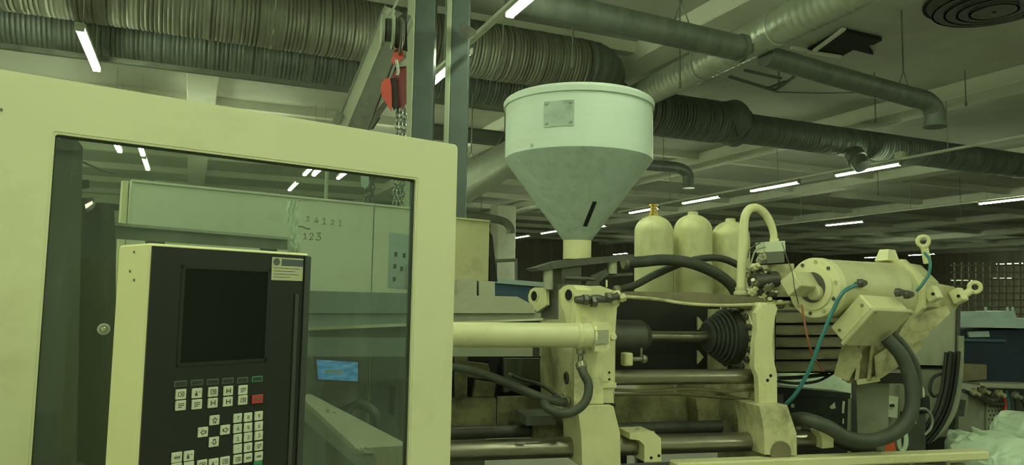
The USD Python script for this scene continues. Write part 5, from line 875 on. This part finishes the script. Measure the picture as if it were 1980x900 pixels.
disc(737, 58, 0.10, 0.018, galv); disc(746, 58, 0.075, 0.05, steel_dark, 'axle'); disc(757, 62, 0.115, 0.014, post_light); disc(762, 62, 0.09, 0.06, steel_dark, 'axle'); disc(772, 70, 0.12, 0.012, steel_dark)
part(hoist, 'trolley_body', dh([(762, 40), (786, 20), (788, 100), (764, 92)], 4.9, 5.02), black); part(hoist, 'rope', tube([D(748, 34, 4.9), D(760, 18, 4.9), D(778, -20, 4.9)], 0.008, 6, spline=False), galv)
part(hoist, 'hook_block', dh([(756, 118), (762, 98), (772, 92), (779, 96), (780, 112), (768, 118), (762, 126)], 4.86, 4.96), red_paint, 'red hook block'); part(hoist, 'hook', tube([D(x, y, 4.84) for x, y in ((766, 116), (768, 126), (770, 138), (768, 146))], 0.010, 10), galv); part(hoist, 'neck_plate', dh([(768, 114), (786, 112), (786, 128), (770, 130)], 4.88, 4.96), galv)
part(hoist, 'gear_case', dh([(756, 150), (768, 130), (786, 128), (786, 200), (778, 212), (770, 208), (764, 170)], 4.9, 5.02), maroon, 'maroon gear case'); part(hoist, 'brake_drum', dh([(752, 152), (766, 150), (770, 205), (762, 214), (754, 200)], 4.86, 4.98), black)
pz = D(748, 180, 4.9); part(hoist, 'hand_wheel_cover', dh([(738, 160), (744, 153), (754, 150), (757, 168), (758, 200), (757, 216), (746, 196), (738, 186), (736, 172)], 4.84, 4.95), red_paint, 'red hand wheel cover')
def chain(x, y0, y1, dep, seed, w=0.03):
    ms = []; a, b = D(x, y0, dep), D(x, y1, dep); n = int(abs(a[2] - b[2]) / (w * 1.1)) + 1
    for i in range(n):
        c = a + V(0, 0, -1) * w * 1.1 * i; u = hd if i % 2 else fw; th = np.linspace(0, 2 * math.pi, 12, endpoint=False); ms.append(tube([c + u * 0.36 * w * math.cos(t) + Zu * 0.72 * w * math.sin(t) for t in th], w * 0.15, 6, closed=True, spline=False))
    return cat(ms)
for x, y0, y1, d in ((769, 212, 408, 4.93), (776, 212, 405, 4.9), (783, 215, 405, 4.95)): part(hoist, 'chain', chain(x, y0, y1, d, 0, 0.034), chain_m, kind='stuff')
h2 = T('hanging_chain', 'dark doubled chain with a pale teal block in the pane right of the pole', 'chain', D(712, 340, 4.9)); part(h2, 'block', dh([(697, 332), (714, 334), (713, 358), (706, 366), (698, 358)], 4.9, 4.98), pale_top)
for x, y0, y1 in ((708, 366, 402), (716, 320, 402), (722, 330, 404)): part(h2, 'chain', chain(x, y0, y1, 4.92, 0, 0.034), steel_dark, kind='stuff')
part(h2, 'top_rod', tube([D(706, 334, 4.94), D(706, 262, 4.94), D(760, 120, 4.98)], 0.01, 6, spline=False), steel_dark)

pf = T('plastic_film', 'crumpled strip of clear plastic film hanging behind the top right of the console', 'film', D(575, 440, 3.0))
vs = []; fs = []; nx, ny = 8, 26; r_ = np.random.default_rng(5)
for j in range(ny + 1):
    for i in range(nx + 1):
        x = 555 + (20 + 6 * (j / ny)) * i / nx + 1.2 * math.sin(j * .9); y = 386 + 112 * j / ny; vs.append(D(x, y, 3.55 + 0.006 * math.sin(i * 2.1 + j * .6) + r_.uniform(-.004, .004)))
for j in range(ny):
    for i in range(nx): a = j * (nx + 1) + i; fs += [(a, a + 1, a + nx + 2), (a, a + nx + 2, a + nx + 1)]
vs = np.array(vs); n = len(vs); part(pf, 'strip', trimesh.Trimesh(np.vstack([vs, vs + fw * 0.003]), fs + [(c + n, b + n, a + n) for a, b, c in fs], process=False), film_m, smooth=60)
for x in (558, 573): p = D(x, 388, 3.55); part(pf, 'tie', tube([p, p + fw * 0.5 + Zu * 0.02], 0.003, 5, spline=False), galv)

hose('black_hose', 'coiled dark hose lying behind the chute under the blue screen', [D(x, y, d) for x, y, d in ((668, 806, 3.4), (680, 788, 3.4), (700, 784, 3.4), (724, 800, 3.38), (732, 828, 3.4), (722, 850, 3.42))], 0.022, rubber, 0, False)
